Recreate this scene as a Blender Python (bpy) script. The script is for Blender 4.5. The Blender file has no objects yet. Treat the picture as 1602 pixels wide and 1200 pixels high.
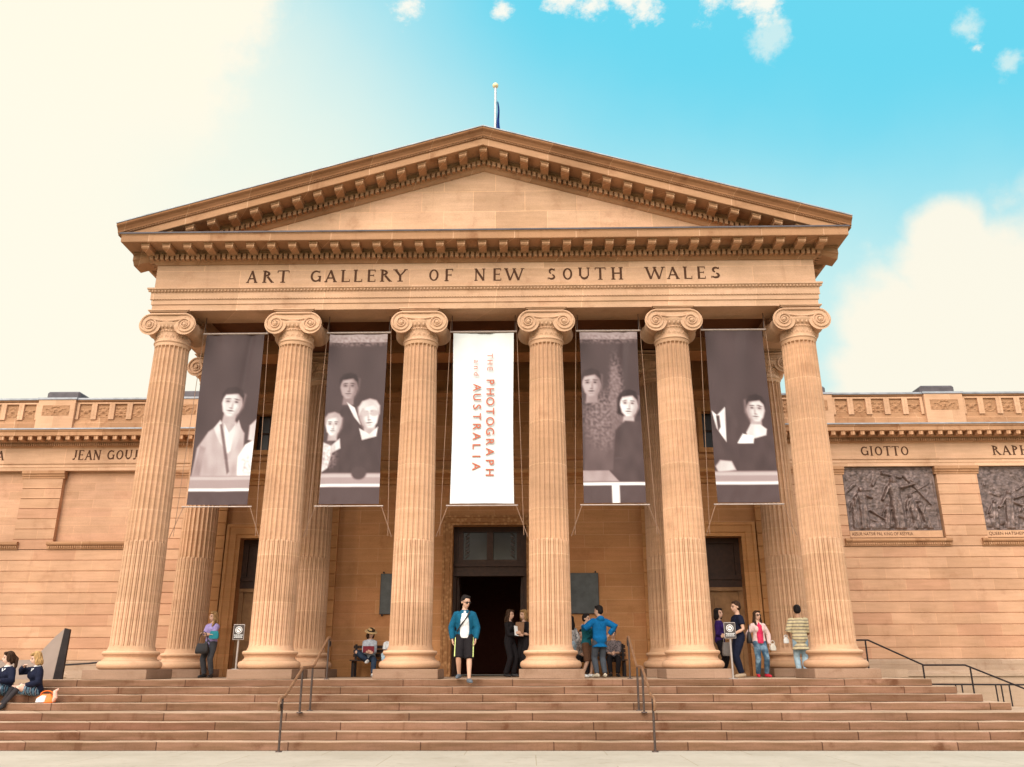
import bpy, bmesh, math, random
from mathutils import Vector, Matrix, noise
random.seed(7)
R = math.radians
S = bpy.context.scene
COL = S.collection

# ------------------------------------------------------------------ helpers
def tag(o, label=None, cat=None, group=None, kind=None):
    if label: o['label'] = label
    if cat: o['category'] = cat
    if group: o['group'] = group
    if kind: o['kind'] = kind
    return o

def empty(name, loc=(0, 0, 0), rz=0.0):
    o = bpy.data.objects.new(name, None)
    o.location = loc
    o.rotation_euler = (0, 0, rz)
    o.empty_display_size = 0.2
    COL.objects.link(o)
    return o

def copy_tree(o, parent=None):
    c = o.copy()
    COL.objects.link(c)
    c.parent = parent
    for ch in [x for x in bpy.data.objects if x.parent == o]:
        copy_tree(ch, c)
    return c

class MB:
    def __init__(s):
        s.v = []; s.f = []
    def add(s, vs, fs):
        n = len(s.v)
        s.v += [tuple(p) for p in vs]
        s.f += [tuple(i + n for i in f) for f in fs]
        return s
    def box(s, x0, x1, y0, y1, z0, z1):
        x0, x1 = min(x0, x1), max(x0, x1)
        return s.add([(x0,y0,z0),(x1,y0,z0),(x1,y1,z0),(x0,y1,z0),(x0,y0,z1),(x1,y0,z1),(x1,y1,z1),(x0,y1,z1)],
                     [(0,3,2,1),(4,5,6,7),(0,1,5,4),(1,2,6,5),(2,3,7,6),(3,0,4,7)])
    def prism_y(s, poly, y0, y1):           # poly of (x, z)
        n = len(poly)
        return s.add([(x, y0, z) for x, z in poly] + [(x, y1, z) for x, z in poly],
                     [tuple(range(n)), tuple(range(2*n-1, n-1, -1))] + [(i, (i+1) % n, n+(i+1) % n, n+i) for i in range(n)])
    def sweep(s, prof, path):               # prof closed list of (off, z); path list of (x, y, mx, my, dz)
        n = len(prof)
        vs = []
        for (x, y, mx, my, dz) in path:
            vs += [(x+o*mx, y+o*my, z+dz) for o, z in prof]
        fs = [tuple(range(n)), tuple(range(len(vs)-1, len(vs)-n-1, -1))]
        for k in range(len(path)-1):
            for i in range(n):
                j = (i+1) % n
                fs.append((k*n+i, k*n+j, (k+1)*n+j, (k+1)*n+i))
        return s.add(vs, fs)
    def lathe(s, prof, n=32, c=(0, 0, 0), axis='z', cap=True):   # prof (r, z)
        vs = []
        for r, z in prof:
            for k in range(n):
                a = 2*math.pi*k/n
                if axis == 'z': vs.append((c[0]+r*math.cos(a), c[1]+r*math.sin(a), c[2]+z))
                else: vs.append((c[0]+r*math.cos(a), c[1]+z, c[2]+r*math.sin(a)))
        fs = []
        for i in range(len(prof)-1):
            for k in range(n):
                j = (k+1) % n
                fs.append((i*n+k, i*n+j, (i+1)*n+j, (i+1)*n+k))
        if cap:
            fs.append(tuple(range(n))); fs.append(tuple(range(len(vs)-1, len(vs)-n-1, -1)))
        return s.add(vs, fs)
    def tube(s, pts, rad, n=8, flat=1.0, ref=None):
        pts = [Vector(p) for p in pts]
        m = len(pts)
        if not hasattr(rad, '__len__'): rad = [rad]*m
        vs = []; prev = None
        for i, p in enumerate(pts):
            t = (pts[min(i+1, m-1)] - pts[max(i-1, 0)])
            t = t.normalized() if t.length > 1e-9 else Vector((0, 0, 1))
            if prev is None:
                a = Vector(ref) if ref is not None else (Vector((1, 0, 0)) if abs(t.x) < .8 else Vector((0, 1, 0)))
            else: a = prev
            a = (a - t*a.dot(t)).normalized(); prev = a
            b = t.cross(a)
            for k in range(n):
                an = 2*math.pi*k/n
                vs.append(p + a*rad[i]*math.cos(an) + b*rad[i]*flat*math.sin(an))
        fs = [(i*n+k, i*n+(k+1) % n, (i+1)*n+(k+1) % n, (i+1)*n+k) for i in range(m-1) for k in range(n)]
        fs += [tuple(range(n)), tuple(range(len(vs)-1, len(vs)-n-1, -1))]
        return s.add(vs, fs)
    def capsule(s, a, b, ra, rb, n=10):
        a = Vector(a); b = Vector(b); d = (b-a)
        L = d.length
        d = d.normalized() if L > 1e-6 else Vector((0, 0, 1))
        pts = [a-d*ra*.94, a-d*ra*.6, a, b, b+d*rb*.6, b+d*rb*.94]
        return s.tube(pts, [ra*.34, ra*.8, ra, rb, rb*.8, rb*.34], n)
    def ell(s, c, r, n=12, m=8, M=None):
        vs = []; fs = []
        for i in range(1, m):
            th = math.pi*i/m
            for k in range(n):
                a = 2*math.pi*k/n
                vs.append(Vector((r[0]*math.sin(th)*math.cos(a), r[1]*math.sin(th)*math.sin(a), r[2]*math.cos(th))))
        vs += [Vector((0, 0, r[2])), Vector((0, 0, -r[2]))]
        for i in range(m-2):
            for k in range(n):
                fs.append((i*n+k, i*n+(k+1) % n, (i+1)*n+(k+1) % n, (i+1)*n+k))
        t = len(vs)-2
        for k in range(n):
            fs.append((t, (k+1) % n, k)); fs.append((t+1, (m-2)*n+k, (m-2)*n+(k+1) % n))
        vs = [v+Vector(c) for v in vs]
        if M is not None: vs = [M @ v for v in vs]
        return s.add(vs, fs)
    def rings(s, ring, M=None, n=20):       # ring list of (cx, cy, z, rx, ry)
        vs = []
        for cx, cy, z, rx, ry in ring:
            for k in range(n):
                a = 2*math.pi*k/n
                v = Vector((cx+rx*math.cos(a), cy+ry*math.sin(a), z))
                vs.append(M @ v if M is not None else v)
        fs = [(i*n+k, i*n+(k+1) % n, (i+1)*n+(k+1) % n, (i+1)*n+k) for i in range(len(ring)-1) for k in range(n)]
        fs += [tuple(range(n)), tuple(range(len(vs)-1, len(vs)-n-1, -1))]
        return s.add(vs, fs)
    def mesh(s, name, smooth=False, recalc=True):
        me = bpy.data.meshes.new(name)
        me.from_pydata(s.v, [], s.f)
        if recalc:
            bm = bmesh.new(); bm.from_mesh(me)
            bmesh.ops.recalc_face_normals(bm, faces=bm.faces)
            bm.to_mesh(me); bm.free()
        if smooth:
            me.polygons.foreach_set('use_smooth', [True]*len(me.polygons))
            if smooth != 'all':
                me.set_sharp_from_angle(angle=R(38))
        me.update()
        return me
    def build(s, name, mat, parent=None, smooth=False, recalc=True):
        me = s.mesh(name, smooth, recalc)
        if mat: me.materials.append(mat)
        return link(name, me, parent)

def link(name, me, parent=None):
    o = bpy.data.objects.new(name, me)
    COL.objects.link(o)
    if parent is not None: o.parent = parent
    return o

# ------------------------------------------------------------------ materials
class NT:
    def __init__(s, mat):
        s.nt = mat.node_tree; s.n = s.nt.nodes
    def new(s, t, **kw):
        nd = s.n.new(t)
        for k, v in kw.items():
            if k in ('inputs', 'ins'): continue
            setattr(nd, k, v)
        for k, v in kw.get('ins', {}).items():
            if isinstance(v, bpy.types.NodeSocket): s.nt.links.new(v, nd.inputs[k])
            else: nd.inputs[k].default_value = v
        return nd
    def math(s, op, a, b=0.0, c=0.0, clamp=False):
        nd = s.new('ShaderNodeMath', operation=op, ins={0: a, 1: b, 2: c}); nd.use_clamp = clamp
        return nd.outputs[0]
    def mix(s, fac, a, b, blend='MIX'):
        nd = s.new('ShaderNodeMix', data_type='RGBA', blend_type=blend)
        for i, v in ((0, fac), (6, a), (7, b)):
            if isinstance(v, bpy.types.NodeSocket): s.nt.links.new(v, nd.inputs[i])
            else: nd.inputs[i].default_value = v if i == 0 else (tuple(v)+(1,) if len(v) == 3 else v)
        return nd.outputs[2]
    def sstep(s, x, a, b, lo=0.0, hi=1.0):
        nd = s.new('ShaderNodeMapRange', interpolation_type='SMOOTHSTEP', ins={0: x, 1: a, 2: b, 3: lo, 4: hi})
        return nd.outputs[0]
    def noise(s, vec, scale, detail=4.0, rough=.55):
        return s.new('ShaderNodeTexNoise', ins={'Vector': vec, 'Scale': scale, 'Detail': detail, 'Roughness': rough}).outputs[0]
    def combine(s, x, y, z):
        return s.new('ShaderNodeCombineXYZ', ins={0: x, 1: y, 2: z}).outputs[0]

def newmat(name, rough=.85, spec=.25):
    m = bpy.data.materials.new(name); m.use_nodes = True
    t = NT(m)
    b = m.node_tree.nodes['Principled BSDF']
    b.inputs['Roughness'].default_value = rough
    b.inputs['Specular IOR Level'].default_value = spec
    return m, t, b

def sc(c, k): return tuple(min(1, x*k) for x in c)

def stone(name, col, row=.365, width=1.1, zoff=0.0, var=.10, mortar=.006, mcol=None, stain=.35, joints=None, rand=False, ucoord='xy', warm=.5, streak=.25, blocks=0):
    m, t, b = newmat(name, .88, .2)
    tc = t.new('ShaderNodeTexCoord').outputs['Object']
    if rand:
        rn = t.new('ShaderNodeObjectInfo').outputs['Random']
        off = t.combine(t.math('MULTIPLY', rn, 37.0), t.math('MULTIPLY', rn, 91.0), t.math('MULTIPLY', rn, 53.0))
        nv = t.new('ShaderNodeVectorMath', operation='ADD', ins={0: tc, 1: off}).outputs[0]
    else:
        nv = tc
    sep = t.new('ShaderNodeSeparateXYZ', ins={0: tc})
    X, Y, Z = sep.outputs
    c1 = sc(col, 1-var); c2 = (min(1, col[0]*(1+var*.6)), col[1]*(1+var*.9), col[2]*(1+var*1.3))
    if joints is None:
        u = t.math('ADD', X, t.math('MULTIPLY', Y, .73))
        if rand: u = t.math('ADD', u, t.math('MULTIPLY', rn, 9.7))
        vec = t.combine(u, t.math('ADD', Z, zoff), 0.0)
        br = t.new('ShaderNodeTexBrick', offset=.43, squash=1.0, ins={'Vector': vec, 'Color1': (*c1, 1), 'Color2': (*c2, 1),
                   'Mortar': (*(mcol or sc(col, 1.22)), 1), 'Scale': 1.0, 'Mortar Size': mortar, 'Mortar Smooth': .3,
                   'Bias': 0.0, 'Brick Width': width, 'Row Height': row})
        base = br.outputs['Color']
        if blocks:
            bk_ = t.new('ShaderNodeTexBrick', offset=.43, squash=1.0, ins={'Vector': vec, 'Color1': (0, 0, 0, 1), 'Color2': (1, 1, 1, 1), 'Mortar': (0, 0, 0, 1), 'Scale': 1.0, 'Mortar Size': 0.0, 'Bias': 0.0, 'Brick Width': width, 'Row Height': row})
            base = t.mix(t.math('MULTIPLY', t.sstep(bk_.outputs['Color'], .62, .92), blocks), base, (col[0]*.62, col[1]*.44, col[2]*.40))
    else:
        z0, pitch = joints
        q = t.math('DIVIDE', t.math('SUBTRACT', Z, z0), pitch)
        fr = t.math('ABSOLUTE', t.math('SUBTRACT', q, t.math('ROUND', q)))
        jm = t.sstep(fr, .006, .014, 1.0, 0.0)
        wn = t.new('ShaderNodeTexWhiteNoise', noise_dimensions='2D', ins={'Vector': t.combine(t.math('FLOOR', q), t.math('MULTIPLY', rn, 77.0) if rand else 0.0, 0.0)}).outputs[0]
        base = t.mix(wn, c1, c2)
        base = t.mix(t.math('MULTIPLY', jm, .55), base, mcol or sc(col, 1.3))
    n1 = t.noise(nv, .55, 5)
    f1 = t.new('ShaderNodeMapRange', ins={0: n1, 1: .3, 2: .7, 3: .84, 4: 1.13}).outputs[0]
    base = t.mix(1.0, base, t.combine(f1, f1, f1), 'MULTIPLY')
    ms = t.new('ShaderNodeMapping', ins={'Vector': nv, 'Scale': (1.1, 1.1, 11.0)}).outputs[0]
    n2 = t.noise(ms, 1.0, 5)
    f2 = t.new('ShaderNodeMapRange', ins={0: n2, 1: .3, 2: .7, 3: 1-.3*streak, 4: 1+.3*streak}).outputs[0]
    base = t.mix(1.0, base, t.combine(f2, f2, t.math('POWER', f2, 1.4)), 'MULTIPLY')
    n3 = t.noise(nv, 1.7, 7, .65)
    st = t.sstep(n3, .54, .72)
    base = t.mix(t.math('MULTIPLY', st, stain), base, (col[0]*.48, col[1]*.36, col[2]*.28))
    mv = t.new('ShaderNodeMapping', ins={'Vector': nv, 'Scale': (5.0, 5.0, .45)}).outputs[0]
    n4 = t.sstep(t.noise(mv, 1.0, 4, .6), .58, .76)
    base = t.mix(t.math('MULTIPLY', n4, stain*.7), base, (col[0]*.5, col[1]*.4, col[2]*.33))
    fine = t.noise(nv, 42, 3)
    f5 = t.new('ShaderNodeMapRange', ins={0: fine, 1: .3, 2: .7, 3: .93, 4: 1.07}).outputs[0]
    base = t.mix(1.0, base, t.combine(f5, f5, f5), 'MULTIPLY')
    t.nt.links.new(base, b.inputs['Base Color'])
    bump = t.new('ShaderNodeBump', ins={'Strength': .25, 'Distance': .02, 'Height': t.noise(nv, 30, 5)})
    t.nt.links.new(bump.outputs[0], b.inputs['Normal'])
    return m

def plain(name, col, rough=.6, metal=0.0, nscale=14, var=.12, bump=.1, spec=.3):
    m, t, b = newmat(name, rough, spec)
    tc = t.new('ShaderNodeTexCoord').outputs['Object']
    n = t.noise(tc, nscale, 5)
    f = t.new('ShaderNodeMapRange', ins={0: n, 1: .3, 2: .7, 3: 1-var, 4: 1+var}).outputs[0]
    t.nt.links.new(t.mix(1.0, (*col,), t.combine(f, f, f), 'MULTIPLY'), b.inputs['Base Color'])
    b.inputs['Metallic'].default_value = metal
    if bump:
        bp = t.new('ShaderNodeBump', ins={'Strength': bump, 'Distance': .01, 'Height': t.noise(tc, nscale*2.3, 4)})
        t.nt.links.new(bp.outputs[0], b.inputs['Normal'])
    return m

SAND = (.56, .285, .135)
PALE = (.60, .33, .165)
M = {}
M['wing'] = stone('wing_sandstone', (.52,.295,.172), .363, 1.45, 1.335, .13, .006, stain=.28, blocks=.38)
M['bay'] = stone('bay_sandstone', (.53,.30,.178), .30, 1.25, .12, .14, .006, stain=.25, blocks=.28)
M['plain'] = stone('dressed_sandstone', (.58,.335,.195), 3.1, 1.9, 1.0, .10, .005, stain=.25)
M['frieze'] = stone('frieze_sandstone', (.61,.365,.22), 3.0, 2.2, 2.0, .16, .007, stain=.32)
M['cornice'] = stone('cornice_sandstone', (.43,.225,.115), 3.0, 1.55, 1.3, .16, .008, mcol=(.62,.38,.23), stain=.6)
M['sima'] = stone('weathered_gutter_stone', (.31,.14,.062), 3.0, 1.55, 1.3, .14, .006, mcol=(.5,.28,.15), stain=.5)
M['tymp'] = stone('pediment_sandstone', (.60,.36,.215), .6, 1.37, .33, .14, .010, stain=.34, blocks=.2)
M['shaft'] = stone('column_sandstone', (.59,.345,.20), var=.09, joints=(1.66, 1.07), rand=True, stain=.3, mcol=(.74,.48,.29))
M['cap'] = stone('capital_sandstone', (.59,.355,.215), 4, 4, 1, .05, .0, rand=True, stain=.4)
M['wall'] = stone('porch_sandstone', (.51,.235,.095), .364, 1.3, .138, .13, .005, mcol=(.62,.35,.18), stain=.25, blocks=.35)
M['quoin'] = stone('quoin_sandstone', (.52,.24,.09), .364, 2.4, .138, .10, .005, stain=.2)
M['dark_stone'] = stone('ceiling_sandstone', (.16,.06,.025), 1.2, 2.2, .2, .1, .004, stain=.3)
M['plinth'] = stone('plinth_stone', (.30,.185,.12), 5, 2.1, 2, .06, .004, rand=True, stain=.4)
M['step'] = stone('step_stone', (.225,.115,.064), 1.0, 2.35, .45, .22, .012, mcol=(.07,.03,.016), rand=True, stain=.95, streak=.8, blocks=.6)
M['tread'] = stone('worn_skylit_tread_stone', (.47,.32,.21), 5.0, 2.35, 2.0, .10, .012, mcol=(.2,.12,.08), rand=True, stain=.45, streak=.3)  # worn stone, paled further: skylight on the treads put into the colour
M['base_grey'] = stone('weathered_base_stone', (.40,.275,.185), .62, 1.9, .3, .1, .006, mcol=(.3,.19,.12), stain=.4)
M['ground'] = None
M['letter'] = plain('letter_dark', (.075,.03,.013), .85)
M['bronze'] = plain('aged_bronze', (.15,.105,.092), .42, .35, 7, .55, .5)
M['lead'] = plain('lead_flashing', (.30,.31,.33), .5, .3, 3, .25)
M['lead_dark'] = plain('dark_lead', (.10,.085,.09), .6, .2, 3, .25)
M['wood_dark'] = plain('dark_timber', (.045,.018,.009), .5, 0, 9, .3)
M['wood'] = plain('oak_door', (.30,.155,.065), .55, 0, 5, .25)
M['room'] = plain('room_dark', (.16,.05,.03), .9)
M['slate'] = plain('slate_plaque', (.035,.036,.036), .35, 0, 5, .5, .05, .5)
M['black_metal'] = plain('black_iron', (.018,.012,.012), .45, .3, 9, .3)
M['grey_metal'] = plain('grey_steel', (.085,.06,.05), .45, .5, 9, .2)
M['brass'] = plain('weathered_brass_rail', (.24,.125,.065), .5, .2, 6, .3)
M['alu'] = plain('aluminium_rod', (.34,.29,.26), .45, .3, 9, .15)
M['cord'] = plain('cord', (.33,.20,.13), .8)
M['white'] = plain('white_paint', (.78,.77,.74), .5, 0, 9, .05, 0)
M['gold'] = plain('gilded_ball', (.80,.62,.35), .4, .2)
M['flag'] = plain('blue_flag', (.02,.06,.25), .8, 0, 6, .3)
M['orange_text'] = plain('orange_print', (.50,.135,.075), .8, 0, 5, .05, 0)
M['bag_orange'] = plain('orange_plastic', (.85,.17,.02), .45, 0, 9, .15)
M['teal'] = plain('teal_cloth', (.02,.22,.26), .8)
M['leather'] = plain('black_leather', (.02,.016,.015), .45)

def glass(name, col, rough=.12):
    m, t, b = newmat(name, rough, .6)
    tc = t.new('ShaderNodeTexCoord').outputs['Object']
    n = t.sstep(t.noise(tc, 2.2, 3), .4, .65)
    t.nt.links.new(t.mix(n, sc(col, .7), sc(col, 1.5)), b.inputs['Base Color'])
    return m
M['glass'] = glass('dark_glass', (.010,.008,.008), .3)

# ------------------------------------------------------------------ camera
f_dir = Vector((-math.sin(.0176446)*math.cos(.32351243), math.cos(.0176446)*math.cos(.32351243), math.sin(.32351243)))
r0 = Vector((math.cos(.0176446), math.sin(.0176446), 0)); u0 = r0.cross(f_dir)
ro = -.00162942
r_dir = r0*math.cos(ro) + u0*math.sin(ro); u_dir = -r0*math.sin(ro) + u0*math.cos(ro)
cam = bpy.data.cameras.new('camera'); cam.sensor_width = 36; cam.lens = 36*1325.64/1602; cam.clip_end = 2000
co = bpy.data.objects.new('camera', cam); COL.objects.link(co)
mm = Matrix((r_dir, u_dir, -f_dir)).transposed().to_4x4(); mm.translation = Vector((1.0862, -20.1965, .2348))
co.matrix_world = mm
S.camera = co

# ------------------------------------------------------------------ sky and light
EXPO = 1.06
w = bpy.data.worlds.new('World'); S.world = w; w.use_nodes = True
class WT(NT):
    def __init__(s, wd): s.nt = wd.node_tree; s.n = s.nt.nodes
t = WT(w)
bg = w.node_tree.nodes['Background']
SUN_EL, SUN_AZ = R(38), R(-20)            # azimuth measured from -Y (towards the viewer) to the left
sun_dir = Vector((math.sin(SUN_AZ)*math.cos(SUN_EL), -math.cos(SUN_AZ)*math.cos(SUN_EL), math.sin(SUN_EL)))
sky = t.new('ShaderNodeTexSky', sky_type='NISHITA'); sky.sun_disc = False
sky.sun_elevation = SUN_EL; sky.sun_rotation = math.atan2(sun_dir.x, sun_dir.y); sky.air_density = 1.2; sky.dust_density = 2.5
D = t.new('ShaderNodeTexCoord').outputs['Generated']
sx = t.new('ShaderNodeSeparateXYZ', ins={0: D}); DX, DY, DZ = sx.outputs
STR = .10
def skc(r, g, b_, k=1.0):                 # display colour -> sky radiance for this exposure
    l = [((v/255+.055)/1.055)**2.4 for v in (r, g, b_)]
    q = k/(2**EXPO)/STR
    return tuple(v*q for v in l)
n_big = t.noise(D, 3.0, 5, .55); n_c = t.noise(D, 9.0, 6, .6); n_f = t.noise(D, 26, 5, .6)
blue = t.mix(t.sstep(t.math('ADD', t.math('ADD', DZ, t.math('MULTIPLY', DX, .30)), t.math('MULTIPLY', t.math('SUBTRACT', n_big, .5), .10)), .45, .70), skc(206,241,240), skc(108,216,241))
lft = t.math('ADD', t.math('MULTIPLY', DX, -1.0), t.math('MULTIPLY', t.math('SUBTRACT', n_big, .5), .30))
lft = t.math('ADD', lft, t.math('MULTIPLY', DZ, -.38))
haze = t.sstep(lft, -.26, .30)
front = t.mix(haze, blue, skc(252,248,230, 1.03))
# clouds: soft lumps at their own directions, edges broken by noise
def blob(c, r):
    d = t.new('ShaderNodeVectorMath', operation='DISTANCE', ins={0: D, 1: Vector(c).normalized()}).outputs['Value']
    return t.math('SUBTRACT', 1.0, t.math('DIVIDE', d, r))
def union(lst):
    a = lst[0]
    for x in lst[1:]: a = t.math('MAXIMUM', a, x)
    return a
big = union([blob(c, r) for c, r in [((.436,.7877,.425), .045), ((.455,.8169,.39), .07), ((.50,.80,.34), .12), ((.40,.85,.345), .07), ((.47,.82,.29), .14), ((.385,.87,.29), .07), ((.60,.78,.33), .16), ((.75,.6,.3), .2)]])
puff = t.math('ADD', big, t.math('MULTIPLY', t.math('SUBTRACT', n_c, .5), 1.1))
puff = t.math('ADD', puff, t.math('MULTIPLY', t.math('SUBTRACT', n_f, .5), .35))
bigm = t.sstep(puff, -.14, .42, 0.0, .93)
sml = union([blob(c, r) for c, r in [((-.124,.731,.672), .022), ((-.0227,.7387,.675), .016), ((.045,.7329,.683), .027), ((.075,.733,.677), .024), ((.127,.733,.672), .027), ((.11,.73,.68), .024), ((.20,.72,.668), .028), ((.2532,.7153,.658), .024), ((.235,.715,.667), .027), ((.445,.6895,.5715), .011)]])
sm = t.math('ADD', sml, t.math('MULTIPLY', t.math('SUBTRACT', t.noise(t.new('ShaderNodeMapping', ins={'Vector': D, 'Scale': (1.0, 1.0, 1.5)}).outputs[0], 30, 8, .7), .5), 2.9))
smm = t.sstep(sm, .12, .95, 0.0, .95)
wis = union([blob(c, r) for c, r in [((.2612,.7341,.6268), .03), ((.4695,.6891,.552), .018), ((.43,.68,.59), .02)]])
wm = t.sstep(t.math('ADD', wis, t.math('MULTIPLY', t.math('SUBTRACT', t.noise(D, 40, 6, .65), .5), 2.0)), .1, .8, 0.0, .55)
# ragged edge of the bright bank at upper left
edge = t.math('ADD', t.math('MULTIPLY', DX, -1.0), t.math('MULTIPLY', DZ, .7))
edge = t.math('SUBTRACT', edge, .708)
edge = t.math('ADD', edge, t.math('ADD', t.math('MULTIPLY', t.math('SUBTRACT', n_c, .5), .16), t.math('MULTIPLY', t.math('SUBTRACT', n_f, .5), .07)))
bk = t.math('MULTIPLY', t.sstep(edge, -.025, .035), t.sstep(DZ, .46, .60))
front = t.mix(bk, front, skc(254,247,228, 1.04))
front = t.mix(bigm, front, skc(253,246,228, 1.03))
front = t.mix(smm, front, skc(253,251,240, 1.02))
front = t.mix(wm, front, skc(250,252,240))
# behind the viewer: physical sky plus unseen bright clouds added to light the facade
cl = t.sstep(t.noise(D, 2.2, 6, .6), .38, .66)
back = t.mix(t.math('MULTIPLY', cl, t.sstep(DZ, .05, .3)), sky.outputs[0], (14.5, 14, 13.4))
front = t.mix(t.sstep(DZ, .74, .92), front, (13, 12.6, 11.8))  # unseen bright cloud overhead, added to lighten the treads and ground
allsky = t.mix(t.sstep(DY, -.15, .35), back, front)
t.nt.links.new(allsky, bg.inputs['Color']); bg.inputs['Strength'].default_value = STR

sl = bpy.data.lights.new('sun', 'SUN'); sl.energy = 1.0; sl.angle = R(45); sl.color = (1, .95, .88)
so = bpy.data.objects.new('sun', sl); COL.objects.link(so)
so.rotation_euler = (-sun_dir).to_track_quat('-Z', 'Y').to_euler()
S.view_settings.view_transform = 'Standard'; S.view_settings.look = 'None'; S.view_settings.exposure = EXPO; S.view_settings.gamma = 1
S.render.engine = 'CYCLES'
S.cycles.max_bounces = 6; S.cycles.diffuse_bounces = 2
#@@SETTING
# ------------------------------------------------------------------ ground and steps
def ground_mat():
    m, t, b = newmat('forecourt_paving', .8, .25)
    tc = t.new('ShaderNodeTexCoord').outputs['Object']
    n1 = t.noise(tc, .7, 6, .6); n2 = t.noise(tc, 6, 5, .6)
    base = t.mix(t.sstep(n1, .35, .7), (.47, .42, .335), (.41, .365, .285))
    base = t.mix(t.sstep(n2, .5, .75, 0, .4), base, (.34, .28, .20))
    base = t.mix(t.sstep(t.noise(tc, 2.1, 7, .7), .56, .68, 0, .35), base, (.30, .25, .19))
    br = t.new('ShaderNodeTexBrick', ins={'Vector': tc, 'Color1': (1, 1, 1, 1), 'Color2': (.94, .94, .94, 1), 'Mortar': (.72, .68, .6, 1), 'Scale': 1.0, 'Mortar Size': .008, 'Brick Width': 2.4, 'Row Height': 1.6})
    base = t.mix(1.0, base, br.outputs['Color'], 'MULTIPLY')
    t.nt.links.new(base, b.inputs['Base Color'])
    bp = t.new('ShaderNodeBump', ins={'Strength': .2, 'Distance': .01, 'Height': n2}); t.nt.links.new(bp.outputs[0], b.inputs['Normal'])
    return m
M['ground'] = ground_mat()
GZ = -8*.14415
g = MB(); g.add([(-300, -9, GZ), (300, -9, GZ), (300, 300, GZ), (-300, 300, GZ)], [(0, 1, 2, 3)])
tag(g.build('ground', M['ground'], recalc=False), 'pale paved forecourt in front of the stone steps', 'ground', kind='structure')

M['asphalt'] = plain('road_asphalt', (.05, .048, .046), .9, 0, 3, .3)
M['lawn'] = plain('park_lawn', (.045, .075, .02), .95, 0, 1.3, .4, .3)
g = MB(); g.add([(-300, -19, GZ-.12), (300, -19, GZ-.12), (300, -9, GZ-.12), (-300, -9, GZ-.12)], [(0, 1, 2, 3)])
tag(g.build('road', M['asphalt'], recalc=False), 'asphalt road running past the forecourt', 'road', kind='structure')
g = MB(); g.box(-300, 300, -9.15, -9.0, GZ-.3, GZ+.002)
tag(g.build('kerb', M['base_grey']), 'stone kerb along the forecourt edge', 'kerb', kind='structure')
g = MB(); g.add([(-300, -300, GZ-.1), (300, -300, GZ-.1), (300, -19, GZ-.1), (-300, -19, GZ-.1)], [(0, 1, 2, 3)])
tag(g.build('lawn', M['lawn'], recalc=False), 'mown park lawn across the road', 'lawn', kind='structure')

def bev(o, w=.012, seg=2):
    md = o.modifiers.new('bevel', 'BEVEL'); md.width = w; md.segments = seg; md.limit_method = 'ANGLE'; md.angle_limit = R(40)
    return o

stair = tag(empty('stone_staircase', (0, -4.02, GZ)), 'wide flight of worn brown sandstone steps below the portico columns', 'steps')
YS = [-4.02, -3.662, -3.303, -2.944, -2.06, -1.702, -1.343, -.984]
WS = [12.6, 12.25, 11.9, 11.55, 10.66, 10.31, 9.98, 9.65]
for i, (y, wd) in enumerate(zip(YS, WS)):
    b_ = MB(); yb = 8.7
    # wavy worn front edge: split along x
    nseg = 60
    r1 = random.Random(i)
    xs = [-wd + 2*wd*k/nseg for k in range(nseg+1)]
    jit = [r1.uniform(-.006, .006) for _ in xs]; jz = [r1.uniform(-.006, .002) for _ in xs]
    vs = []
    for x, j, z in zip(xs, jit, jz):
        vs += [(x, y+j, -.14415), (x, y+j, z), (x, yb, 0), (x, yb, -.14415)]
    fs = []
    for k in range(nseg):
        a = 4*k
        for q in range(4):
            fs.append((a+q, a+(q+1) % 4, a+4+(q+1) % 4, a+4+q))
    fs += [(0, 1, 2, 3), (4*nseg+3, 4*nseg+2, 4*nseg+1, 4*nseg)]
    b_.add(vs, fs)
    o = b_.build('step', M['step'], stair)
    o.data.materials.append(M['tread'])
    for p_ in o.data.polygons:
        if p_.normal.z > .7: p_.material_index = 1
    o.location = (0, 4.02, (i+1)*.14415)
    bev(o, .014, 2)

# ------------------------------------------------------------------ gallery building
G = tag(empty('gallery_building', (0, 0, 0)), 'golden sandstone classical art gallery with a six column portico and long side wings', 'building')
HX, HY = 8.48, .42
def upath(yb=4.4):
    return [(-HX, yb, -1, 0, 0), (-HX, -HY, -1, -1, 0), (HX, -HY, 1, -1, 0), (HX, yb, 1, 0, 0)]
def U(name, prof, mat, parent=G, yb=4.4):
    b = MB(); b.sweep(prof, upath(yb)); return b.build(name, mat, parent, smooth=False)

ARCH_PROF = [(-.84, 8.89), (0, 8.89), (0, 9.05), (.025, 9.06), (.025, 9.19), (.05, 9.20), (.05, 9.37), (.075, 9.40), (.12, 9.45), (.13, 9.45), (.13, 9.49), (-.84, 9.49)]
arch_b = MB(); arch_b.sweep(ARCH_PROF, upath())
# rows of carved beads on the architrave
def beads(b, z, off, r, pitch, ryz=(1, 1), x1=HX):
    n = int(2*(x1+off)/pitch)
    for k in range(n+1):
        x = -(x1+off) + 2*(x1+off)*k/n
        b.ell((x, -HY-off, z), (r*ryz[0], r*.8, r*ryz[1]), 6, 4)
beads(arch_b, 9.195, .04, .022, .07)
beads(arch_b, 9.415, .085, .034, .085, (.9, 1.1))
arch = arch_b.build('architrave', M['frieze'], G)
fr = U('frieze', [(-.84, 9.492), (0, 9.492), (0, 10.17), (-.84, 10.17)], M['frieze'])
cor_b = MB(); cor_b.sweep([(-.84, 10.172), (.03, 10.172), (.05, 10.20), (.09, 10.235), (.12, 10.24), (.12, 10.395), (.16, 10.40), (.16, 10.44), (.19, 10.47), (.19, 10.50), (.70, 10.50), (.705, 10.515), (.705, 10.695), (.73, 10.71), (.73, 10.735), (-.2, 10.80), (-.84, 10.80)], upath())
b = cor_b; P = .134; n = 64
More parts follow.
